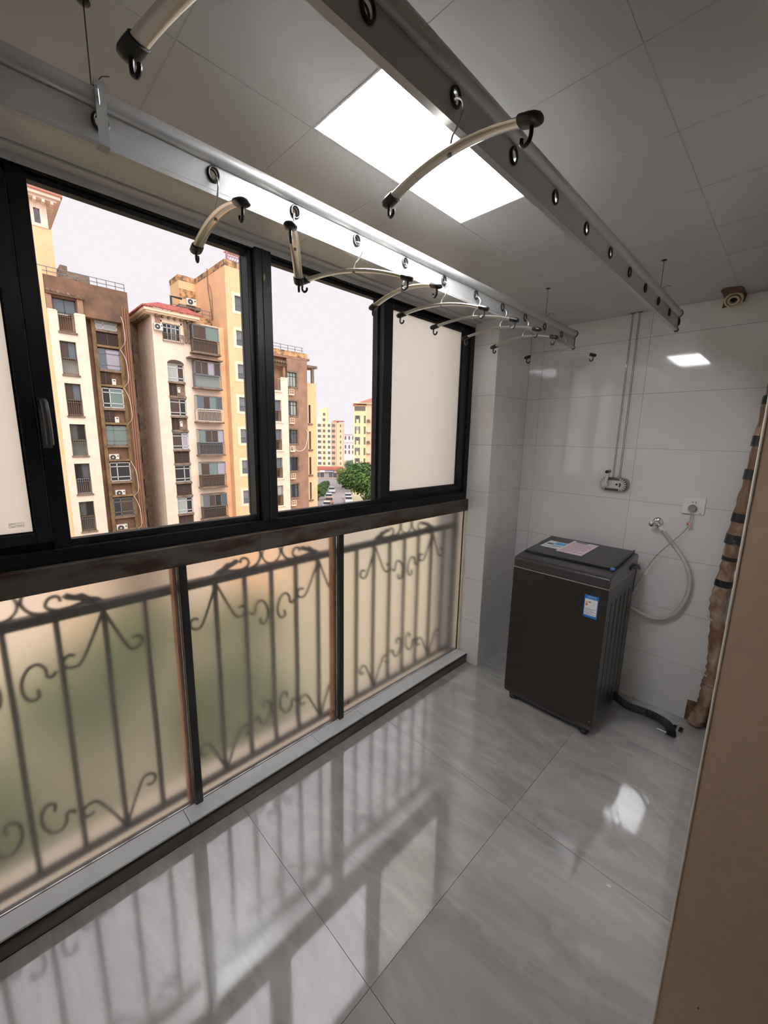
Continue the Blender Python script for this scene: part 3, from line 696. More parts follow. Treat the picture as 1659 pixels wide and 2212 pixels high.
# small things
lf = MB().prism([(-1.508,.834,2.118),(-1.508,.838,2.126),(-1.508,.839,2.136),(-1.508,.835,2.146),(-1.508,.831,2.136),(-1.508,.831,2.126)],(.0008,0,0)).build('dry_leaf', m_leaf)
tag(lf, 'tiny dry leaf stuck to the black centre mullion of the window', 'leaf')
cp = MB().prism([(-.262,1.40,.0004),(-.252,1.404,.0004),(-.246,1.412,.0004),(-.252,1.418,.0004),(-.262,1.412,.0004)],(0,0,.002)).build('paint_chip', m_paper)
tag(cp, 'tiny white chip lying on the polished floor tile near the doorway', 'chip')
# ================================================================== outside
G = -13.9
m_white = M('weathered_cream_render', lin(244,224,206), .9, vscale=1.2, col2=lin(234,208,190), sharp=(.4,.75))
m_orangew = M('apricot_render', lin(250,204,160), .9, vscale=.9, col2=lin(240,190,146), sharp=(.4,.75))
m_palew = M('pale_surround', lin(252,228,200), .9)
m_brownw = M('stained_brown_render', lin(146,110,88), .95, vscale=.8, col2=lin(100,80,68), sharp=(.35,.7))
m_brownc = M('red_brown_render', lin(172,134,114), .95, vscale=.8, col2=lin(146,112,94), sharp=(.4,.7))
m_ochre = M('ochre_trim', lin(150,122,88), .9, vscale=1.5, col2=lin(112,90,66))
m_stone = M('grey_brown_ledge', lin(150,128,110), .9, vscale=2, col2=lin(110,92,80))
m_stain = M('stained_parapet', lin(214,168,120), .95, vscale=2.2, col2=lin(110,92,78), sharp=(.42,.6))
m_wfr = M('grey_window_frame', lin(120,122,126), .5)
m_wfw = M('white_window_frame', lin(220,220,222), .5)
m_wfd = M('dark_window_frame', lin(66,64,64), .5)
m_guard = M('bronze_guard', lin(118,98,84), .6)
m_guardw = M('white_guard', lin(240,222,208), .6)
m_louv = M('brown_louver', lin(96,78,72), .7)
m_rtile = M('red_roof_tile', lin(176,84,72), .7, vscale=3, col2=lin(214,130,120))
m_rtile2 = M('faded_red_roof', lin(196,130,110), .8)
m_pipe = M('orange_brown_pipe', lin(152,108,84), .7)
m_acw = M('off_white_casing', lin(226,222,214), .5)
m_grill = M('dark_fan_grille', lin(70,68,68), .6)
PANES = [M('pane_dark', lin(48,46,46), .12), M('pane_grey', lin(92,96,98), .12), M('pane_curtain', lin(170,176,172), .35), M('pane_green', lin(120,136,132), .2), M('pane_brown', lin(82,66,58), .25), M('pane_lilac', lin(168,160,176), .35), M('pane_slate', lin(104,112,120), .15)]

def openings_wall(X, dep, y0, y1, z0, z1, ops, parent, mat, name='wall'):
    ys_ = sorted({y0,y1,*[v for o in ops for v in o[:2]]}); zs_ = sorted({z0,z1,*[v for o in ops for v in o[2:]]})
    mb = MB()
    for i in range(len(ys_)-1):
        run = None
        for j in range(len(zs_)-1):
            cy, cz = (ys_[i]+ys_[i+1])/2, (zs_[j]+zs_[j+1])/2
            if any(o[0]<cy<o[1] and o[2]<cz<o[3] for o in ops):
                if run is not None: mb.box(X-dep,X,ys_[i],ys_[i+1],run,zs_[j]); run = None
            elif run is None: run = zs_[j]
        if run is not None: mb.box(X-dep,X,ys_[i],ys_[i+1],run,zs_[-1])
    return mb.build(name, mat, parent)
def window(parent, X, y0, y1, z0, z1, vs=(.5,), hs=(), fr=None, tones=None, t=.05):
    fr = fr or m_wfr; mb = MB()
    for q in ((y0,y0+t,z0,z1),(y1-t,y1,z0,z1),(y0,y1,z0,z0+t),(y0,y1,z1-t,z1)): mb.box(X-.06,X,*q)
    for v in vs: mb.box(X-.06,X,y0+(y1-y0)*v-t/2,y0+(y1-y0)*v+t/2,z0,z1)
    for h in hs: mb.box(X-.06,X,y0,y1,z0+(z1-z0)*h-t/2,z0+(z1-z0)*h+t/2)
    wn = mb.build('window', fr, parent)
    cuts = [y0]+[y0+(y1-y0)*v for v in vs]+[y1]
    for k in range(len(cuts)-1):
        MB().box(X-.05,X-.03,cuts[k]+.01,cuts[k+1]-.01,z0+.01,z1-.01).build('pane', (tones[k] if tones and k < len(tones) else random.choice(PANES)), wn)
    return wn
def guard(parent, X, y0, y1, z0, z1, mat=None, step=.11, side=None):
    mat = mat or m_guard; mb = MB(); t = .035
    mb.box(X-t,X,y0,y1,z1-.05,z1); mb.box(X-t,X,y0,y1,z0,z0+.05); mb.box(X-t,X,y0,y0+t,z0,z1); mb.box(X-t,X,y1-t,y1,z0,z1); mb.box(X-t,X,y0,y1,z1-.20,z1-.17)
    n = max(2,int((y1-y0)/step))
    for k in range(1,n): y = y0+(y1-y0)*k/n; mb.box(X-.025,X-.005,y-.011,y+.011,z0,z1)
    if side:
        mb.box(X-side,X,y0,y0+t,z1-.05,z1); mb.box(X-side,X,y0,y0+t,z0,z0+.05)
        for k in range(1,5): x = X-side*k/5; mb.box(x-.011,x+.011,y0,y0+.03,z0,z1)
    return mb.build('guard_railing', mat, parent)
def ac_unit(X, y0, y1, z0, z1, label, fan_left=True):
    t = root('air_conditioner', (X-.15,(y0+y1)/2,z0), label, 'air conditioner', 'outdoor air conditioners')
    MB().box(X-.30,X,y0,y1,z0,z1).build('casing', m_acw, t, bevel=.01, bseg=1)
    r = (z1-z0)*.40; yc_ = y0+(y1-y0)*.38
    MB().lathe((X,yc_,(z0+z1)/2),(1,0,0),[(r,0),(r,.012),(r*.93,.014)],20).build('fan_grille', m_grill, t)
    MB().lathe((X+.013,yc_,(z0+z1)/2),(1,0,0),[(r*.3,0),(r*.25,.008)],12).build('fan_hub', m_acw, t)
    MB().box(X,X+.006,y0+(y1-y0)*.80,y0+(y1-y0)*.93,z0+(z1-z0)*.6,z0+(z1-z0)*.8).build('badge', m_grill, t)
def heater(X, y0, y1, z0, z1, label):
    t = root('water_heater', (X-.1,(y0+y1)/2,z0), label, 'water heater', 'white wall water heaters')
    MB().box(X-.2,X,y0,y1,z0,z1).build('casing', m_acw, t, bevel=.02, bseg=1)
    MB().box(X,X+.005,y0+(y1-y0)*.3,y1-(y1-y0)*.2,z1-.16,z1-.06).build('badge', PANES[6], t)
def louver(parent, X, y0, y1, z0, z1):
    mb = MB(); mb.box(X-.10,X-.08,y0,y1,z0,z1); n = max(3,int((z1-z0)/.075))
    for k in range(n): z = z0+(z1-z0)*(k+.5)/n; mb.bx((X-.04,(y0+y1)/2,z),(.035,(y1-y0)/2,.008),(Vector((.8,0,-.6)),Vector((0,1,0)),Vector((.6,0,.8))))
    mb.box(X-.09,X,(y0+y1)/2-.02,(y0+y1)/2+.02,z0,z1)
    return mb.build('louver', m_louv, parent)

struct(MB().box(-320,-1.0,-160,330,G-.2,G).build('ground', M('courtyard_ground', lin(208,192,168), .95, vscale=.15, col2=lin(178,172,140))))

FH = 2.76
# ---- brown and cream block straight across
bA = root('apartment_block', (-40,6,G), 'weathered brown apartment block with a cream strip of balcony windows, left of the view', 'building')
X = -36.0
MB().box(-46,-36.15,3.05,4.15,G,11.9).build('wall', m_orangew, bA)
MB().box(-46,-36.05,-6,3.05,G,11.9).build('wall', m_white, bA)
tw = MB().box(-43,-38.0,0,5.15,11.0,15.0).build('wall', m_orangew, bA)
openings_wall(-37.95, 4.6, .4, 5.0, 15.0, 16.6, [(4.30,4.62,15.2,16.1)], bA, m_white)
MB().prism([(-38.0,4.30,15.2),(-38.0,4.62,15.2),(-38.0,4.62,15.9),(-38.0,4.57,16.03),(-38.0,4.46,16.1),(-38.0,4.35,16.03),(-38.0,4.30,15.9)],(-.05,0,0)).build('arched_window', PANES[0], bA)
ev_ = MB().box(-43.6,-37.3,-.6,5.75,16.75,16.95).box(-43.4,-37.5,-.4,5.55,16.6,16.75)
for k in range(5): ev_.box(-37.95,-37.45,3.4+.45*k,3.55+.45*k,16.42,16.6); ev_.box(-38.6-.5*k,-38.45-.5*k,5.0,5.45,16.42,16.6)
ev_.build('eave', m_white, bA)
MB().prism([(-43.7,-.7,16.95),(-37.2,-.7,16.95),(-37.2,5.85,16.95),(-43.7,5.85,16.95)],(0,0,.12)).build('roof', m_rtile2, bA)
r_ = MB(); n0 = len(r_.v); r_.v += [(-43.5,-.5,17.05),(-37.4,-.5,17.05),(-37.4,5.65,17.05),(-43.5,5.65,17.05),(-40.4,2.6,18.2)]; r_.f += [(0,1,4),(1,2,4),(2,3,4),(3,0,4),(3,2,1,0)]
r_.build('roof', m_rtile2, bA)
# cream strip
ops = [(4.68,5.58,8.13,9.41)]+[(4.60,5.50,7.54-FH*k-2.20,7.54-FH*k) for k in range(6)]
openings_wall(X, 1.0, 4.15, 6.20, G, 9.40, ops, bA, m_white)
MB().box(X-1.5,X-1.0,4.15,6.2,G,9.4).build('wall', m_brownw, bA)
for a,b in ((4.15,4.62),(5.62,6.20)): MB().box(X,X+.02,a,b,9.33,9.46).build('coping', m_palew, bA)
guard(bA, X-.05, 4.70, 5.56, 8.20, 9.30)
MB().box(X-.3,X+.10,4.60,5.66,8.02,8.14).build('ledge', m_stone, bA)
tn = [(4,6),(4,6),(1,0),(0,1),(1,0),(4,0)]
for k in range(6):
    zt = 7.54-FH*k
    window(bA, X-.25, 4.60, 5.50, zt-1.10, zt, tones=[PANES[i] for i in tn[k]], fr=m_wfd)
    MB().box(X-.8,X-.6,4.6,5.5,zt-2.2,zt-1.1).build('parapet', PANES[(2,4,3,4,1,4)[k]], bA)
    guard(bA, X-.05, 4.62, 5.48, zt-2.14, zt-1.08, mat=m_guard if k != 3 else m_wfr)
    MB().box(X-.3,X+.10,4.54,5.56,zt-2.30,zt-2.19).build('ledge', m_stone, bA)
# brown crown
openings_wall(X-.25, 1.4, 4.15, 8.95, 9.40, 11.60, [(4.52,5.78,9.40,10.30)], bA, m_brownw)
window(bA, X-.45, 4.52, 5.78, 9.40, 10.30, tones=[PANES[6],PANES[6]], fr=m_wfd)
for k in range(8): MB().lathe((X-.3,4.30+.27*k,10.62-.01*k),(1,0,0),[(.10,0),(.10,.34),(.07,.36)],10).build('corbel', m_brownw if k%2 else m_stone, bA, smooth=True)
MB().box(X-.3,X+.02,4.2,6.25,10.42,10.52).build('ledge', m_brownw, bA)
for a,b in ((4.17,4.46),(5.84,6.16)): MB().box(X-.25,X-.10,a,b,9.4,10.4).build('pilaster', m_brownc, bA)
rl = MB()
for z in (11.85,12.12): rl.box(X-.40,X-.36,3.2,8.85,z-.02,z+.02)
for k in range(11): rl.box(X-.40,X-.36,3.3+.55*k,3.34+.55*k,11.6,12.12)
rl.build('roof_railing', m_wfr, bA)
MB().box(-40,-37.2,5.2,6.9,11.6,12.35).box(-39.6,-37.4,5.3,5.7,12.35,12.75).build('roof_slab', m_stone, bA)
# window bay
MB().box(-46,-37.05,6.2,8.95,G,10.6).build('wall', m_brownw, bA)
XB = -36.8
MB().box(XB-.25,XB+.05,6.62,6.86,G,10.42).box(XB-.25,XB+.05,8.22,8.45,G,10.42).build('bay_frame', m_ochre, bA)
MB().box(XB-.25,XB+.30,6.55,8.60,10.40,10.52).build('bay_roof', m_palew, bA)
bt = [(2,2),(6,5),(0,3),(3,3),(0,0),(0,4)]
for k in range(6):
    zt = 10.26-FH*k
    window(bA, XB, 6.86, 8.22, zt-1.42, zt, vs=(.36,), hs=(.22,.78), tones=[PANES[i] for i in bt[k]], fr=m_wfr if k%2 else m_wfw)
    MB().box(XB-.25,XB+.12,6.84,8.24,zt-1.60,zt-1.43).build('ledge', m_stone, bA)
    if k < 3: louver(bA, XB, 6.88, 8.20 if k == 0 else 7.52, zt-2.46, zt-1.66)
    MB().box(XB-.25,XB+.10,6.84,8.24,zt-2.66,zt-2.50).build('ledge', m_ochre, bA)
ac_unit(XB+.25, 7.46, 8.16, 10.53, 11.02, 'white outdoor air conditioner on top of the brown block window bay')
heater(XB, 7.58, 7.84, 4.94, 5.42, 'white water heater beside the second louver down the brown bay')
heater(XB, 7.52, 7.80, 2.18, 2.66, 'white water heater beside the third louver down the brown bay')
ac_unit(XB, 6.90, 7.56, -.62, -.14, 'white outdoor air conditioner under the fourth bay window of the brown block')
ac_unit(XB, 7.08, 7.74, -3.40, -2.92, 'white outdoor air conditioner under the fifth bay window of the brown block')
ac_unit(XB, 6.92, 7.66, -6.20, -5.66, 'white outdoor air conditioner lowest in the brown bay, just above the window frame')
# column, drain pipes, loose hoses
MB().box(-46,-36.28,8.45,8.945,G,11.55).build('wall', m_brownw, bA)
for y,r in ((8.52,.045),(8.66,.05),(8.80,.035)): MB().tube([(-36.19,y,10.55-(y-8.5)),(-36.19,y,G)],r,8).build('drain_pipe', m_pipe, bA, smooth=True)
for k in range(6):
    z = 10.35-FH*k; pts = smoothpath([(XB+.05,8.3,z),(-36.15,8.44,z-.7),(-36.12,8.53,z-1.6),(-36.12,8.50,z-2.3),(XB+.05,8.28,z-2.75)],5)
    if k != 3: MB().tube(pts,.017,6).build('loose_hose', m_palew, bA, smooth=True)
# shaded recess
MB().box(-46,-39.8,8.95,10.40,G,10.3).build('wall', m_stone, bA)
for k in range(6): window(bA, -39.72, 9.2, 9.9, 7.2-FH*k, 8.6-FH*k, vs=(), fr=m_wfd, tones=[PANES[0]])
rl = MB(); rl.box(-39.9,-39.86,8.9,12.2,10.85,10.89); rl.box(-39.9,-39.86,8.9,12.2,10.6,10.63)
for k in range(5): rl.box(-39.9,-39.86,9+.7*k,9.04+.7*k,10.3,10.88)
rl.build('roof_railing', m_wfr, bA)

# ---- cream and apricot block in the middle
bB = root('apartment_block', (-40,14,G), 'cream and apricot apartment block with a red tiled eave, centre of the left opening', 'building')
opsB = [(11.26,12.50,-8.6,6.98),(11.10,12.42,8.72,9.94)]
opsB += [(13.15,15.25,7.38-FH*k-.25-1.95,7.38-FH*k) for k in range(6)]+[(13.15,15.25,8.05,10.15)]
openings_wall(X, .6, 10.38, 15.95, G, 10.40, opsB, bB, m_white)
MB().box(-46,X-.6,10.38,15.95,G,10.40).build('wall', m_louv, bB)
MB().box(-41,X-.6,10.375,10.40,G,10.40).build('wall', m_white, bB)
MB().box(X,X+.012,15.36,15.95,G,10.40).build('wall', m_orangew, bB)
# arched window column
arch = [(X-.02,11.26+1.24*(.5-.5*math.cos(a)),6.98+.30*math.sin(a)) for a in [k*math.pi/10 for k in range(11)]]
MB().prism(arch,(.03,0,0)).build('arched_lintel', PANES[4], bB)
bt = [(2,4),(4,0),(4,5),(0,0),(2,0),(1,0)]
for k in range(6):
    zt = 7.0-.05-FH*k if k else 6.98
    zt = 6.98-2.70*k
    window(bB, X-.15, 11.26, 12.50, zt-1.36, zt, vs=(.62,), hs=(.2,.8), tones=[PANES[i] for i in bt[k]], fr=m_wfw)
    MB().box(X-.5,X+.06,11.22,12.54,zt-1.52,zt-1.37).build('ledge', m_stone, bB)
    louver(bB, X-.12, 11.28, 12.48 if k > 1 else 11.88, zt-2.46, zt-1.56)
    if k < 2: MB().box(X-.3,X-.2,11.9,12.48,zt-2.46,zt-1.56).build('louver_backing', m_stone, bB)
    MB().box(X-.5,X+.05,11.22,12.54,zt-2.66,zt-2.48).build('ledge', m_stone, bB)
heater(X-.12, 11.95, 12.15, 4.75, 5.2, 'white water heater beside the first louver under the arched window')
heater(X-.12, 11.95, 12.15, 2.05, 2.5, 'white water heater beside the second louver under the arched window')
# top window and air conditioner
window(bB, X-.12, 11.10, 12.42, 8.72, 9.94, vs=(.28,.5,.76), hs=(.75,), tones=[PANES[0],PANES[0],PANES[6],PANES[0]], fr=m_wfw)
guard(bB, X+.12, 11.05, 12.60, 8.55, 9.22, mat=m_guard)
MB().box(X,X+.02,10.98,11.08,8.7,10.1).box(X,X+.02,12.44,12.54,8.7,10.1).box(X,X+.02,10.98,12.54,9.96,10.1).build('window_surround', m_palew, bB)
ac_unit(X+.32, 10.44, 11.05, 9.26, 9.74, 'white outdoor air conditioner below the red tiled eave of the middle block')
MB().box(X,X+.06,10.62,10.98,9.75,10.35).build('pilaster', m_brownc, bB)
MB().tube([(X+.12,12.75,10.3),(X+.12,12.78,8.7)],.11,8).tube([(X+.12,13.02,10.3),(X+.12,13.02,8.7)],.09,8).build('drain_pipe', m_stone, bB)
# red tiled eave
MB().box(-41.5,X+.62,9.75,13.75,10.52,10.72).box(-41.5,X+.45,9.92,13.60,10.40,10.52).build('eave', m_palew, bB)
bk = MB()
for k in range(7): bk.box(X,X+.38,10.6+.45*k,10.72+.45*k,10.24,10.40)
for k in range(9): bk.box(X-.5-.45*k,X-.38-.45*k,10.0,10.38,10.24,10.40)
bk.build('eave_brackets', m_stone, bB)
rv = MB(); A_ = Vector((X+.70,9.68,10.74)); B_ = Vector((X+.70,13.82,10.74)); C_ = Vector((X-2.2,13.82,11.85)); D_ = Vector((X-2.2,11.6,11.85)); E_ = Vector((-41.5,9.68,10.74)); F_ = Vector((-41.5,11.6,11.85))
rv.v += [tuple(v) for v in (A_,B_,C_,D_,E_,F_)]; rv.f += [(0,1,2,3),(4,0,3,5)]
rv.build('roof', m_rtile, bB)
rt = MB()
for k in range(26):
    t = k/25; p = A_.lerp(B_,t); q = Vector((X-2.2, max(11.6,p.y), 11.85)) if p.y > 11.6 else A_.lerp(D_, (p.y-A_.y)/(11.6-A_.y))
    if p.y <= 11.6: q.y = p.y
    rt.tube([p+Vector((.05,0,.03)), q+Vector((0,0,.03))], .065, 6)
for k in range(26):
    p = A_.lerp(E_, k/25); tt = min(1,(A_.x-p.x)/(A_.x-D_.x)); q = A_.lerp(D_,tt); q.x = p.x
    rt.tube([p+Vector((0,-.05,.03)), q+Vector((0,0,.03))], .065, 6)
tag(rt.build('roof_tiles', m_rtile, bB), kind='stuff')
# stacked balconies
XBb = -35.45
bt = [(4,3),(4,4,5,4),(6,4,3,1),(3,4,4,5),(4,3,5),(6,4,0,1),(6,4,0,1)]
for k in range(7):
    zt = 10.12-FH*k; n = len(bt[k])
    window(bB, XBb+.02, 13.15, 15.25, zt-1.05, zt, vs=tuple((i+1)/n for i in range(n-1)), tones=[PANES[i] for i in bt[k]], fr=m_wfr)
    sd_ = MB(); sd_.box(X,XBb,13.13,13.17,zt-1.05,zt); sd_.build('side_pane', PANES[2 if k > 1 else 1], bB)
    MB().box(X,XBb+.03,13.15,15.25,zt,zt+.06).build('balcony_head', m_stone, bB)
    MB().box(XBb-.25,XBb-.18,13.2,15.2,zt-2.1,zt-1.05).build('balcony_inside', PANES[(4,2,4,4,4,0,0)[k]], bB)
    guard(bB, XBb+.06, 13.10, 15.28, zt-2.05, zt-1.03, mat=m_guardw if k == 2 else (m_wfr if k in (1,3) else m_guard), side=.5)
    MB().box(X,XBb+.16,13.02,15.34,zt-2.20,zt-2.06).build('balcony_slab', m_stone, bB, bevel=.03, bseg=1)
    if k == 0: MB().box(X,XBb+.30,12.7,15.40,zt-2.62,zt-2.52).build('awning_slab', m_stone, bB)
# apricot tower
XT = -35.2
opsT = [(16.67,17.56,13.03-FH*k-1.22,13.03-FH*k) for k in range(7)]
openings_wall(XT, .5, 15.93, 19.9, G, 15.15, opsT, bB, m_orangew)
MB().box(-44,XT-.5,15.93,19.9,G,15.15).build('wall', m_orangew, bB)
MB().box(-44,XT+.02,15.91,19.92,15.15,15.60).build('parapet', m_stain, bB)
MB().box(-44,-41.7,14.5,15.93,10.0,15.2).build('wall', m_orangew, bB)
MB().box(-44.02,-41.68,14.48,15.91,15.2,15.66).box(-41.7,-41.66,14.52,15.9,13.7,14.5).build('parapet', m_stain, bB)
MB().box(-44,-38.2,12.6,15.93,10.4,11.45).build('wall', m_stain, bB)
for k in range(7):
    zt = 13.03-FH*k
    window(bB, XT-.15, 16.67, 17.56, zt-1.22, zt, vs=(.55,), hs=(.42,), tones=[PANES[6],PANES[6]], fr=m_wfr)
    s_ = MB()
    for q in ((16.42,16.67,zt-1.45,zt+.22),(17.56,17.81,zt-1.45,zt+.22),(16.67,17.56,zt,zt+.22),(16.67,17.56,zt-1.45,zt-1.22)): s_.box(XT,XT+.03,*q)
    s_.build('window_surround', m_palew, bB)
    if k:
        gb = MB()
        for i in range(7): gb.box(XT-.08,XT-.06,16.73+.12*i,16.75+.12*i,zt-.72,zt-.04)
        gb.build('guard_bars', m_wfw, bB)
MB().tube(smoothpath([(-38.6,15.88,15.7),(-38.55,15.85,14.2),(-38.3,15.87,12.9),(-38.1,15.88,11.4)],5),.04,6).tube(smoothpath([(-38.4,15.88,14.4),(-37.9,15.86,13.6),(-37.9,15.88,11.4)],4),.03,6).build('loose_cable', m_stone, bB)
rl = MB()
for z in (11.75,12.05): rl.box(-38.2,-38.16,12.6,15.9,z-.02,z+.02); rl.box(-41,-38.16,12.6,12.64,z-.02,z+.02)
for k in range(6): rl.box(-38.2,-38.16,12.6+.62*k,12.64+.62*k,11.45,12.07)
rl.build('roof_railing', m_wfr, bB)
MB().box(-41.0,-39.2,13.6,15.4,12.25,12.5).box(-39.5,-39.3,13.7,13.9,11.45,12.25).build('roof_shed', m_stone, bB)
MB().tube([(-40,13.2,11.5),(-40,13.2,13.15),(-40,14.1,13.15)],.10,8).build('vent_pipe', m_wfd, bB)
ac_unit(-39.0, 14.15, 14.95, 12.5, 13.05, 'white outdoor air conditioner on the roof terrace of the middle block')
m_purple = M('mauve_lattice', lin(176,120,150), .7)
pgx = root('roof_lattice', (-37.5,17.5,15.6), 'mauve lattice screen on the roof edge of the apricot tower', 'lattice')
lt = MB()
for k in range(9): lt.bx((-36.0,16.75+.22*k,16.15),(.02,.02,.52),(Vector((1,0,0)),Vector((0,.86,-.5)),Vector((0,.5,.86))))
for z in (15.66,15.95,16.25,16.6): lt.box(-36.03,-35.97,16.5,18.8,z-.025,z+.025)
lt.box(-36.06,-35.94,16.45,16.6,15.6,17.0); lt.build('screen', m_purple, pgx)
MB().box(-36.6,-35.9,16.5,18.8,16.62,16.85).build('lattice_roof', m_palew, pgx)

# ---- red-brown block to the right
bC = root('apartment_block', (-40,23,G), 'red-brown apartment block with a cream balcony strip in the right opening', 'building')
zc0 = 7.62
opsC = [(20.2,21.30,5.86-FH*k-2.45+.55,5.86-FH*k+.55-1e-3) for k in range(-1,5)]
opsC = [(20.2,21.30,4.85-FH*k-2.0,4.85-FH*k) for k in range(-1,5)]
openings_wall(X, .8, 19.0, 22.10, G, 6.95, [o for o in opsC if o[3] < 6.9]+[(20.2,21.3,5.75,6.96)], bC, m_white)
MB().box(X-1.3,X-.8,19,22.1,G,6.95).build('wall', m_brownw, bC)
tc = [(6,6),(6,6),(0,6),(4,2),(3,0),(1,0)]
for k in range(5):
    zt = 4.85-FH*k
    window(bC, X-.2, 20.2, 21.30, zt-1.0, zt, vs=(.5,), tones=[PANES[i] for i in tc[k]], fr=m_wfr)
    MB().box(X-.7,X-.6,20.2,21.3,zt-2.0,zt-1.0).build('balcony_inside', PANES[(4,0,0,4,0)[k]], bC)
    guard(bC, X-.04, 20.2, 21.28, zt-1.95, zt-.98, mat=m_guard)
    MB().box(X-.3,X+.12,20.0,21.42,zt-2.14,zt-2.0).build('ledge', m_palew, bC)
guard(bC, X-.04, 20.2, 21.28, 5.80, 6.78, mat=m_guard)
MB().box(X-.3,X+.12,20.0,21.42,5.60,5.75).build('ledge', m_palew, bC)
opsw = [(22.12,23.16,zc0-FH*k-1.36,zc0-FH*k) for k in range(6)]
openings_wall(X-.12, .5, 22.10, 24.42, G, 8.9, opsw, bC, m_brownc)
MB().box(-46,X-.62,19.0,24.42,G,8.9).build('wall', m_brownc, bC)
MB().box(-46,X-.10,19.0,24.45,8.9,9.55).build('parapet', m_brownc, bC)
MB().box(-45.98,X-.08,19.0,24.46,9.1,9.58).build('parapet', m_stain, bC)
window(bC, X-.75, 20.3, 21.2, 7.0, 8.2, tones=[PANES[0],PANES[4]], fr=m_wfd)
for k in range(6):
    zt = zc0-FH*k
    window(bC, X-.25, 22.12, 23.16, zt-1.36, zt, vs=(.36,.66), hs=(.72,), fr=m_wfd, tones=[PANES[i] for i in ((2,2,2),(1,2,2),(0,1,1),(1,0,0),(1,0,1),(0,0,0))[k]])
    s_ = MB()
    for q in ((23.16,23.32,zt-1.52,zt+.16),(22.12,23.16,zt,zt+.16),(22.12,23.16,zt-1.52,zt-1.36)): s_.box(X-.12,X-.08,*q)
    s_.build('window_surround', m_stone, bC)
    ab = MB(); y0_a, y1_a, z0_a, z1_a = 22.14, 22.68, zt-2.12, zt-1.62
    for q in ((y0_a,y0_a+.04,z0_a,z1_a),(y1_a-.04,y1_a,z0_a,z1_a),(y0_a,y1_a,z0_a,z0_a+.04),(y0_a,y1_a,z1_a-.04,z1_a),(y0_a,y1_a,(z0_a+z1_a)/2-.015,(z0_a+z1_a)/2+.015),((y0_a+y1_a)/2-.015,(y0_a+y1_a)/2+.015,z0_a,z1_a)): ab.box(X+.16,X+.2,*q)
    ab.box(X-.12,X+.2,y0_a,y1_a,z0_a-.08,z0_a); ab.build('bracket_cage', m_palew, bC)
ac_unit(X+.12, 22.20, 22.62, zc0-FH*2-2.10, zc0-FH*2-1.70, 'small white air conditioner in a wall cage of the red-brown block')
MB().tube(smoothpath([(X+.15,22.65,zc0-FH*2-2.0),(X+.1,23.3,zc0-FH*2-2.15),(X+.1,23.9,zc0-FH*2-1.8),(X-.05,24.3,zc0-FH*2-.8),(X-.05,24.3,zc0-FH*2-.2),(X-.05,24.15,zc0-FH*2)],5),.03,6).build('loose_hose', m_palew, bC)
MB().prism([(X-.1,20.3,8.0),(X-.1,20.3,8.55),(X-.1,22.0,8.55),(X-.1,22.0,8.1),(X-.1,21.6,8.0)],(.25,0,0)).build('pergola_beam', m_brownw, bC)
for k in range(6): MB().lathe((X+.1,20.4+.27*k,8.35),(1,0,0),[(.09,0),(.09,.3),(.06,.32)],8).build('corbel', m_stone, bC)
MB().box(X-.3,X,21.62,21.85,6.95,8.1).build('pilaster', m_brownc, bC)
MB().box(X-.02,X+.03,21.35,22.12,6.9,7.02).build('coping', m_palew, bC)
rl = MB()
for z in (9.85,10.12): rl.box(X-.40,X-.36,18.2,24.2,z-.02,z+.02)
for k in range(8): rl.box(X-.40,X-.36,18.4+.8*k,18.44+.8*k,9.55,10.12)
rl.box(X-.4,X-.36,20.5,20.54,10.1,11.0); rl.build('roof_railing', m_wfr, bC)
XS = -37.4
openings_wall(XS, .5, 24.42, 26.45, G, 7.0, [(25.42,25.68,4.75-FH*k-1.9,4.75-FH*k) for k in range(5)], bC, m_orangew)
MB().box(-45,XS-.5,24.42,26.45,G,7.0).build('wall', m_orangew, bC)
for k in range(5):
    window(bC, XS-.1, 25.42, 25.68, 4.75-FH*k-1.9, 4.75-FH*k, vs=(), hs=(.5,), fr=m_wfd, tones=[PANES[k%2]])
    MB().box(XS,XS+.15,25.3,25.85,4.75-FH*k-2.08,4.75-FH*k-1.92).build('ledge', m_stone, bC)
gz = MB(); gz.box(XS-1.5,XS,24.42,26.6,8.55,8.8); gz.box(XS-.25,XS-.05,25.9,26.2,7.0,8.55); gz.box(XS-2,XS-.4,24.42,25.9,9.3,9.5); gz.box(XS-2,XS-.6,24.42,25.6,8.8,9.3)
gz.build('roof_gazebo', m_stone, bC)

# ---- far blocks down the street, facing the street
UX = Vector((.7035,.7107,0)); UN = Vector((-.7107,.7035,0)); UZ = Vector((0,0,1))
def far_part(root_, P0, name, mat, u0, u1, z0, z1, d0, d1, parent=None):
    c = Vector((P0[0],P0[1],0))+UX*(u0+u1)/2+UN*(d0+d1)/2+UZ*(z0+z1)/2
    return MB().bx(c, ((u1-u0)/2,(d1-d0)/2,(z1-z0)/2), (UX,UN,UZ)).build(name, mat, parent or root_)
m_fy = M('hazed_yellow_render', lin(246,224,180), .9); m_fw = M('hazed_white_render', lin(244,232,220), .9); m_fb = M('hazed_pinkish_brown', lin(214,180,162), .9)  # paler, desaturated tones put the distance haze into the render colours
m_fo = M('hazed_peach_render', lin(246,208,178), .9); m_fwin = M('far_window', lin(120,110,104), .4); m_fp = M('far_pink_render', lin(238,218,226), .9); m_fpl = M('far_lilac_band', lin(220,186,206), .9)  # peach render also has the haze mixed into its colour
m_shop = M('shop_red', lin(198,120,104), .8); m_sign = M('shop_sign_blue', lin(86,104,150), .7); m_signw = M('shop_sign_white', lin(232,232,236), .7)
P = (-174.9,123.5)
d1 = root('tower_block', (P[0],P[1],G), 'far cream and yellow tower block with a raised stair tower', 'building')
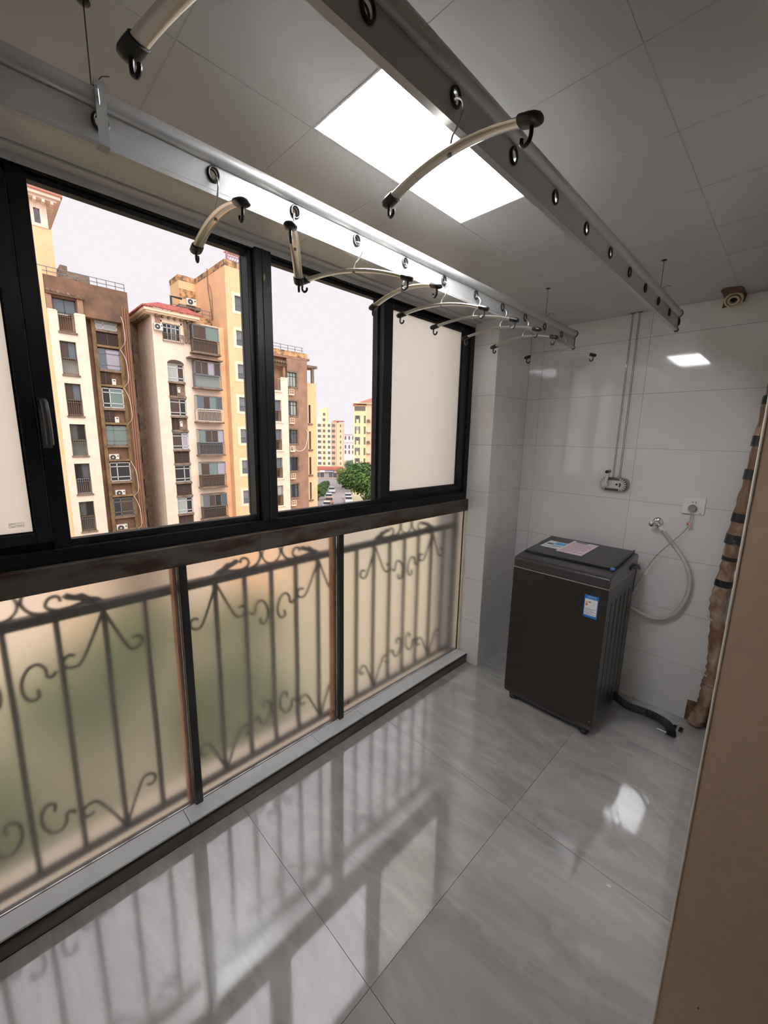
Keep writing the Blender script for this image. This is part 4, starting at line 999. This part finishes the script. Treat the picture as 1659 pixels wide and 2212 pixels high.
for nm,mt,u0,u1,zt,dd in (('wall',m_fw,0,2.7,10.9,0),('wall',m_fy,2.7,5.3,10.9,-.3),('wall',m_fw,5.3,7.4,8.7,0),('wall',m_fb,7.4,10.3,9.0,.4),('wall',m_fo,10.3,13.2,8.3,.8)):
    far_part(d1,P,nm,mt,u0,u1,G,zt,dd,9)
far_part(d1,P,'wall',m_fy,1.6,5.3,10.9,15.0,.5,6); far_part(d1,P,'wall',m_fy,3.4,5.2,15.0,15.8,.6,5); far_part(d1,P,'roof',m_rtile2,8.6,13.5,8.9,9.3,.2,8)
for k in range(9):
    z = 6.1-FH*k
    for u0,u1,dd in ((.6,2.3,0),(3.3,4.5,-.3),(5.7,7.0,0),(7.8,9.4,.4),(11.9,12.5,.8)):
        if z-.2 < G: continue
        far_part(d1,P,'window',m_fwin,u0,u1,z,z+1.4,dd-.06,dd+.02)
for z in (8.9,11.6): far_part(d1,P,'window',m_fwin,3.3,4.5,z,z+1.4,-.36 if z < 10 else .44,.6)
P = (-82.9,70.2)
eb = root('apartment_block', (P[0],P[1],G), 'far peach apartment block with a red hip roof beside the big tree', 'building')
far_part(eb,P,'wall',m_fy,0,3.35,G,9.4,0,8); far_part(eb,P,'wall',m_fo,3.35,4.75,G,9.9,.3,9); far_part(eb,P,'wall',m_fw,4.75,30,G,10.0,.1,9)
for k in range(5):
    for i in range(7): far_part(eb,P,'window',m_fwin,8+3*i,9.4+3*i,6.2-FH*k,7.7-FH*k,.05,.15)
far_part(eb,P,'eave',m_palew,-.2,30.4,9.9,10.2,-.4,9)
rb = MB(); o0 = Vector((P[0],P[1],0)); q = lambda u,d,z: tuple(o0+UX*u+UN*d+UZ*z)
rb.v += [q(1.5,-.5,10.2),q(30.4,-.5,10.2),q(30.4,9,10.2),q(1.5,9,10.2),q(5.0,4,11.9),q(27,4,11.9)]; rb.f += [(0,1,5,4),(1,2,5),(2,3,4,5),(3,0,4),(3,2,1,0)]
rb.build('roof', m_rtile2, eb)
far_part(eb,P,'roof',m_rtile2,-.2,3.4,9.4,9.6,-.3,6)
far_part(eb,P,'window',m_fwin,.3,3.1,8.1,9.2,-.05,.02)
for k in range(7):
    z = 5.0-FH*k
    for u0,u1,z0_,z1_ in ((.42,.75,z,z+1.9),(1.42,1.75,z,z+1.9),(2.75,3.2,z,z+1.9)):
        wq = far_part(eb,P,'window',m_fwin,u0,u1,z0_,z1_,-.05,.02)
    far_part(eb,P,'window',PANES[(1,2,6,3,1,6,2)[k]],.75,1.42,z+1.0,z+1.9,-.05,.02)
    far_part(eb,P,'ac_ledge',m_stone,3.5,4.5,z+.3,z+.42,-.25,.3)
    far_part(eb,P,'ac_casing',m_acw if k%2 else m_stone,3.6,4.3,z+.42,z+.95,-.15,.3)
P = (-206.5,166.5)
pk_ = root('far_building', (P[0],P[1],G), 'pale pink low building far behind the street trees', 'building')
far_part(pk_,P,'wall',m_fp,0,16,G,2.6,0,12); far_part(pk_,P,'cornice',m_fpl,-.3,16.3,2.4,2.9,-.4,12); far_part(pk_,P,'cornice',m_fpl,-.2,16.2,-2.6,-2.2,-.3,12)
for k in range(6):
    for z in (-9.6,-6.2,-.6): far_part(pk_,P,'window',m_fwin,.9+2.4*k,1.9+2.4*k,z,z+2.2,-.1,.05)
P = (-124.3,87.8)
sh = root('shop_row', (P[0],P[1],G), 'low shop row with red fascia and blue sign across the street end', 'building')
far_part(sh,P,'wall',m_fo,-3,9,G,-10.9,.5,6); far_part(sh,P,'fascia',m_shop,-3,9,-10.9,-9.9,0,6)
far_part(sh,P,'sign_board',m_signw,1.0,3.0,-11.7,-11.0,-.05,.6); far_part(sh,P,'sign_board',m_sign,3.0,6.2,-11.7,-11.0,-.05,.6)
for k in range(7): far_part(sh,P,'sign_strokes',m_signw,3.2+.42*k,3.48+.42*k,-11.55,-11.15,-.1,-.04)
for k in range(5): far_part(sh,P,'shop_window',PANES[(6,1,2,6,1)[k]],-.5+1.6*k,.9+1.6*k,G+.3,-11.9,.4,.55)

# ---- street, trees, bushes, cars
rd = Vector((-.81,.586,0)); rp = Vector((.586,.81,0))
c0 = Vector((-74,57.5,0))
stt = MB(); stt.bx((c0+rd*15)+UZ*(G+.01),(52,4.4,.02),(rd,rp,UZ)); struct(stt.build('road', M('pale_asphalt', lin(168,160,160), .9, var=.05, vscale=.3)))
def crown(name, c, rx, rz, n, mats, parent, seed):
    rnd = random.Random(seed); lumps = []
    for k in range(14):
        a = rnd.uniform(0,6.28); h = rnd.uniform(-.7,.85); rr_ = math.sqrt(max(0,1-h*h))*.62
        lumps.append((Vector((c[0]+rx*rr_*math.cos(a),c[1]+rx*rr_*math.sin(a),c[2]+rz*h*.62)), rx*rnd.uniform(.34,.5), rz*rnd.uniform(.30,.44)))
    core = MB()
    for lc,lx,lz in lumps:
        core.lathe(lc-Vector((0,0,lz*.8)),(0,0,1),[(lx*.8*math.sin(math.pi*(i+.25)/6.5),lz*1.6*(i/6)) for i in range(7)],9)
    core.build(name+'_core', mats[1], parent)
    for mi in range(2):
        lv = MB()
        for k in range(n//2):
            lc,lx,lz = rnd.choice(lumps)
            d = Vector((rnd.gauss(0,1),rnd.gauss(0,1),rnd.gauss(.25,1))).normalized()
            p = lc+Vector((d.x*lx,d.y*lx,d.z*lz))*rnd.uniform(.86,1.12)
            nrm = (d+Vector((rnd.uniform(-.7,.7),rnd.uniform(-.7,.7),rnd.uniform(-.2,.9)))).normalized()
            a = nrm.orthogonal().normalized(); b_ = nrm.cross(a); s = rx*rnd.uniform(.035,.07); q0 = len(lv.v)
            lv.v += [tuple(p-a*s),tuple(p-b_*s*.6),tuple(p+a*s),tuple(p+b_*s*.6)]; lv.f.append((q0,q0+1,q0+2,q0+3))
        tag(lv.build(name, mats[mi], parent), kind='stuff')
def tree(name, base, h, rx, rz, n, mats, label, cat='tree', group=None, seed=1):
    t = root(name, base, label, cat, group); cz = base[2]+h-rz
    MB().tube([base,(base[0]+.1,base[1],base[2]+h*.3),(base[0]-.1,base[1]+.1,cz)],[rx*.08,rx*.06,rx*.03],8).build('trunk', m_bark, t)
    crown('foliage', (base[0],base[1],cz), rx, rz, n, mats, t, seed)
    return t
m_bark = M('bark', lin(90,72,56), .9)
gA = (M('leaf_mid_green', lin(96,128,62), .7), M('leaf_dark_green', lin(58,86,42), .8)); gB = (M('leaf_olive', lin(186,178,116), .7), M('leaf_olive_dark', lin(130,138,84), .8)); gC = (M('leaf_blue_green', lin(126,152,122), .7), M('leaf_grey_green', lin(98,128,100), .8))
tree('camphor_tree', (-60.0,54.4,G), 11.0, 5.6, 5.0, 7000, gA, 'big dense green tree right of the street behind the window sash', seed=2)
tree('street_tree', (-93.4,76.3,G), 6.6, 3.2, 2.6, 2600, gB, 'yellowish green street tree beyond the big dark tree', seed=3)
tree('street_tree', (-131.5,110.0,G), 6.6, 3.4, 2.8, 2000, gC, 'hazy blue-green tree at the far end of the street', seed=4)
BU = [(-100.6,74.0,1.5,'round clipped bush farthest up the left kerb of the street'),(-95.4,69.6,1.6,'second round clipped bush from the far end of the kerb'),(-90.2,65.3,1.7,'third round clipped bush, middle of the kerb row'),(-85.6,61.3,1.8,'fourth round clipped bush from the far end of the kerb'),(-80.2,56.9,2.0,'fifth round clipped bush, next to the lowest bush of the row'),(-76.2,50.6,2.6,'large loose bush lowest and nearest in the kerb row')]
for i,(x,y,r,lab) in enumerate(BU):
    t = root('clipped_bush', (x,y,G), lab, 'bush', 'bushes along the street kerb')
    crown('foliage', (x,y,G+r*.75), r, r*.9, 900, (gA[0],gA[1]), t, 20+i)
    MB().tube([(x,y,G),(x,y,G+r*.6)],.08,6).build('stem', m_bark, t)
CT = [(-10,.5,6.2),(-15,6.6,6.6),(-21,2.0,6.4),(-26,5.5,6.0),(-16,-2.5,6.0),(-26,12,5.2)]
for i,(x,y,h) in enumerate(CT):
    tree('courtyard_tree', (x,y,G), h, 3.0, 2.5, 900, gA, 'green courtyard tree below, only a soft green tint through the frosted glass', group='trees in the courtyard below', seed=40+i)
m_tyre = M('tyre', (.02,.02,.02,1), .8); m_cglass = M('car_glass', (.03,.035,.04,1), .08)
def car(x, y, mat, label):
    t = root('parked_car', (x,y,G+.03), label, 'car', 'cars parked along the street'); o = Vector((x,y,G+.03))
    pt = lambda l,w,z: tuple(o+rd*l+rp*w+UZ*z)
    prof = [(-2.2,.30),(-2.25,.65),(-2.1,.88),(-1.2,.98),(1.5,1.0),(2.1,.92),(2.2,.6),(2.15,.30)]
    MB().prism([pt(a,-.88,b) for a,b in prof], tuple(rp*1.76)).build('body', mat, t, bevel=.06, bseg=2)
    cab = [(-1.25,.97),(-.65,1.42),(.95,1.45),(1.6,.98)]
    MB().prism([pt(a,-.76,b) for a,b in cab], tuple(rp*1.52)).build('windows', m_cglass, t, bevel=.04, bseg=1)
    MB().prism([pt(a,-.70,b) for a,b in ((-.62,1.42),(-.55,1.47),(.88,1.49),(.93,1.45))], tuple(rp*1.40)).build('roof', mat, t)
    for l in (-1.4,1.35):
        for w_ in (-.84,.70): MB().lathe(pt(l,w_,.31), rp, [(.31,0),(.31,.16),(.2,.17)],14).build('wheel', m_tyre, t)
m_cw = M('white_car_paint', (.82,.82,.84,1), .25); m_co = M('orange_brown_car_paint', lin(190,130,100), .3); m_cd = M('dark_car_paint', (.03,.03,.035,1), .25); m_cs = M('silver_car_paint', lin(190,196,204), .25)
for x,y,mt,lab in ((-89.8,68.3,m_cs,'silver car parked halfway along the left kerb'),(-79.9,59.9,m_cw,'white car parked in front of the orange-brown car'),(-74.9,56.2,m_co,'orange-brown car on the left kerb near the window sill'),(-70.4,52.2,m_cw,'white car lowest on the left kerb, cut by the window frame'),(-73.2,60.6,m_cw,'white car on the right kerb nearest the window sill'),(-77.4,63.9,m_cw,'white car on the right kerb under the big tree'),(-102.9,83.3,m_cd,'dark car on the right kerb far up the street')):
    car(x,y,mt,lab)
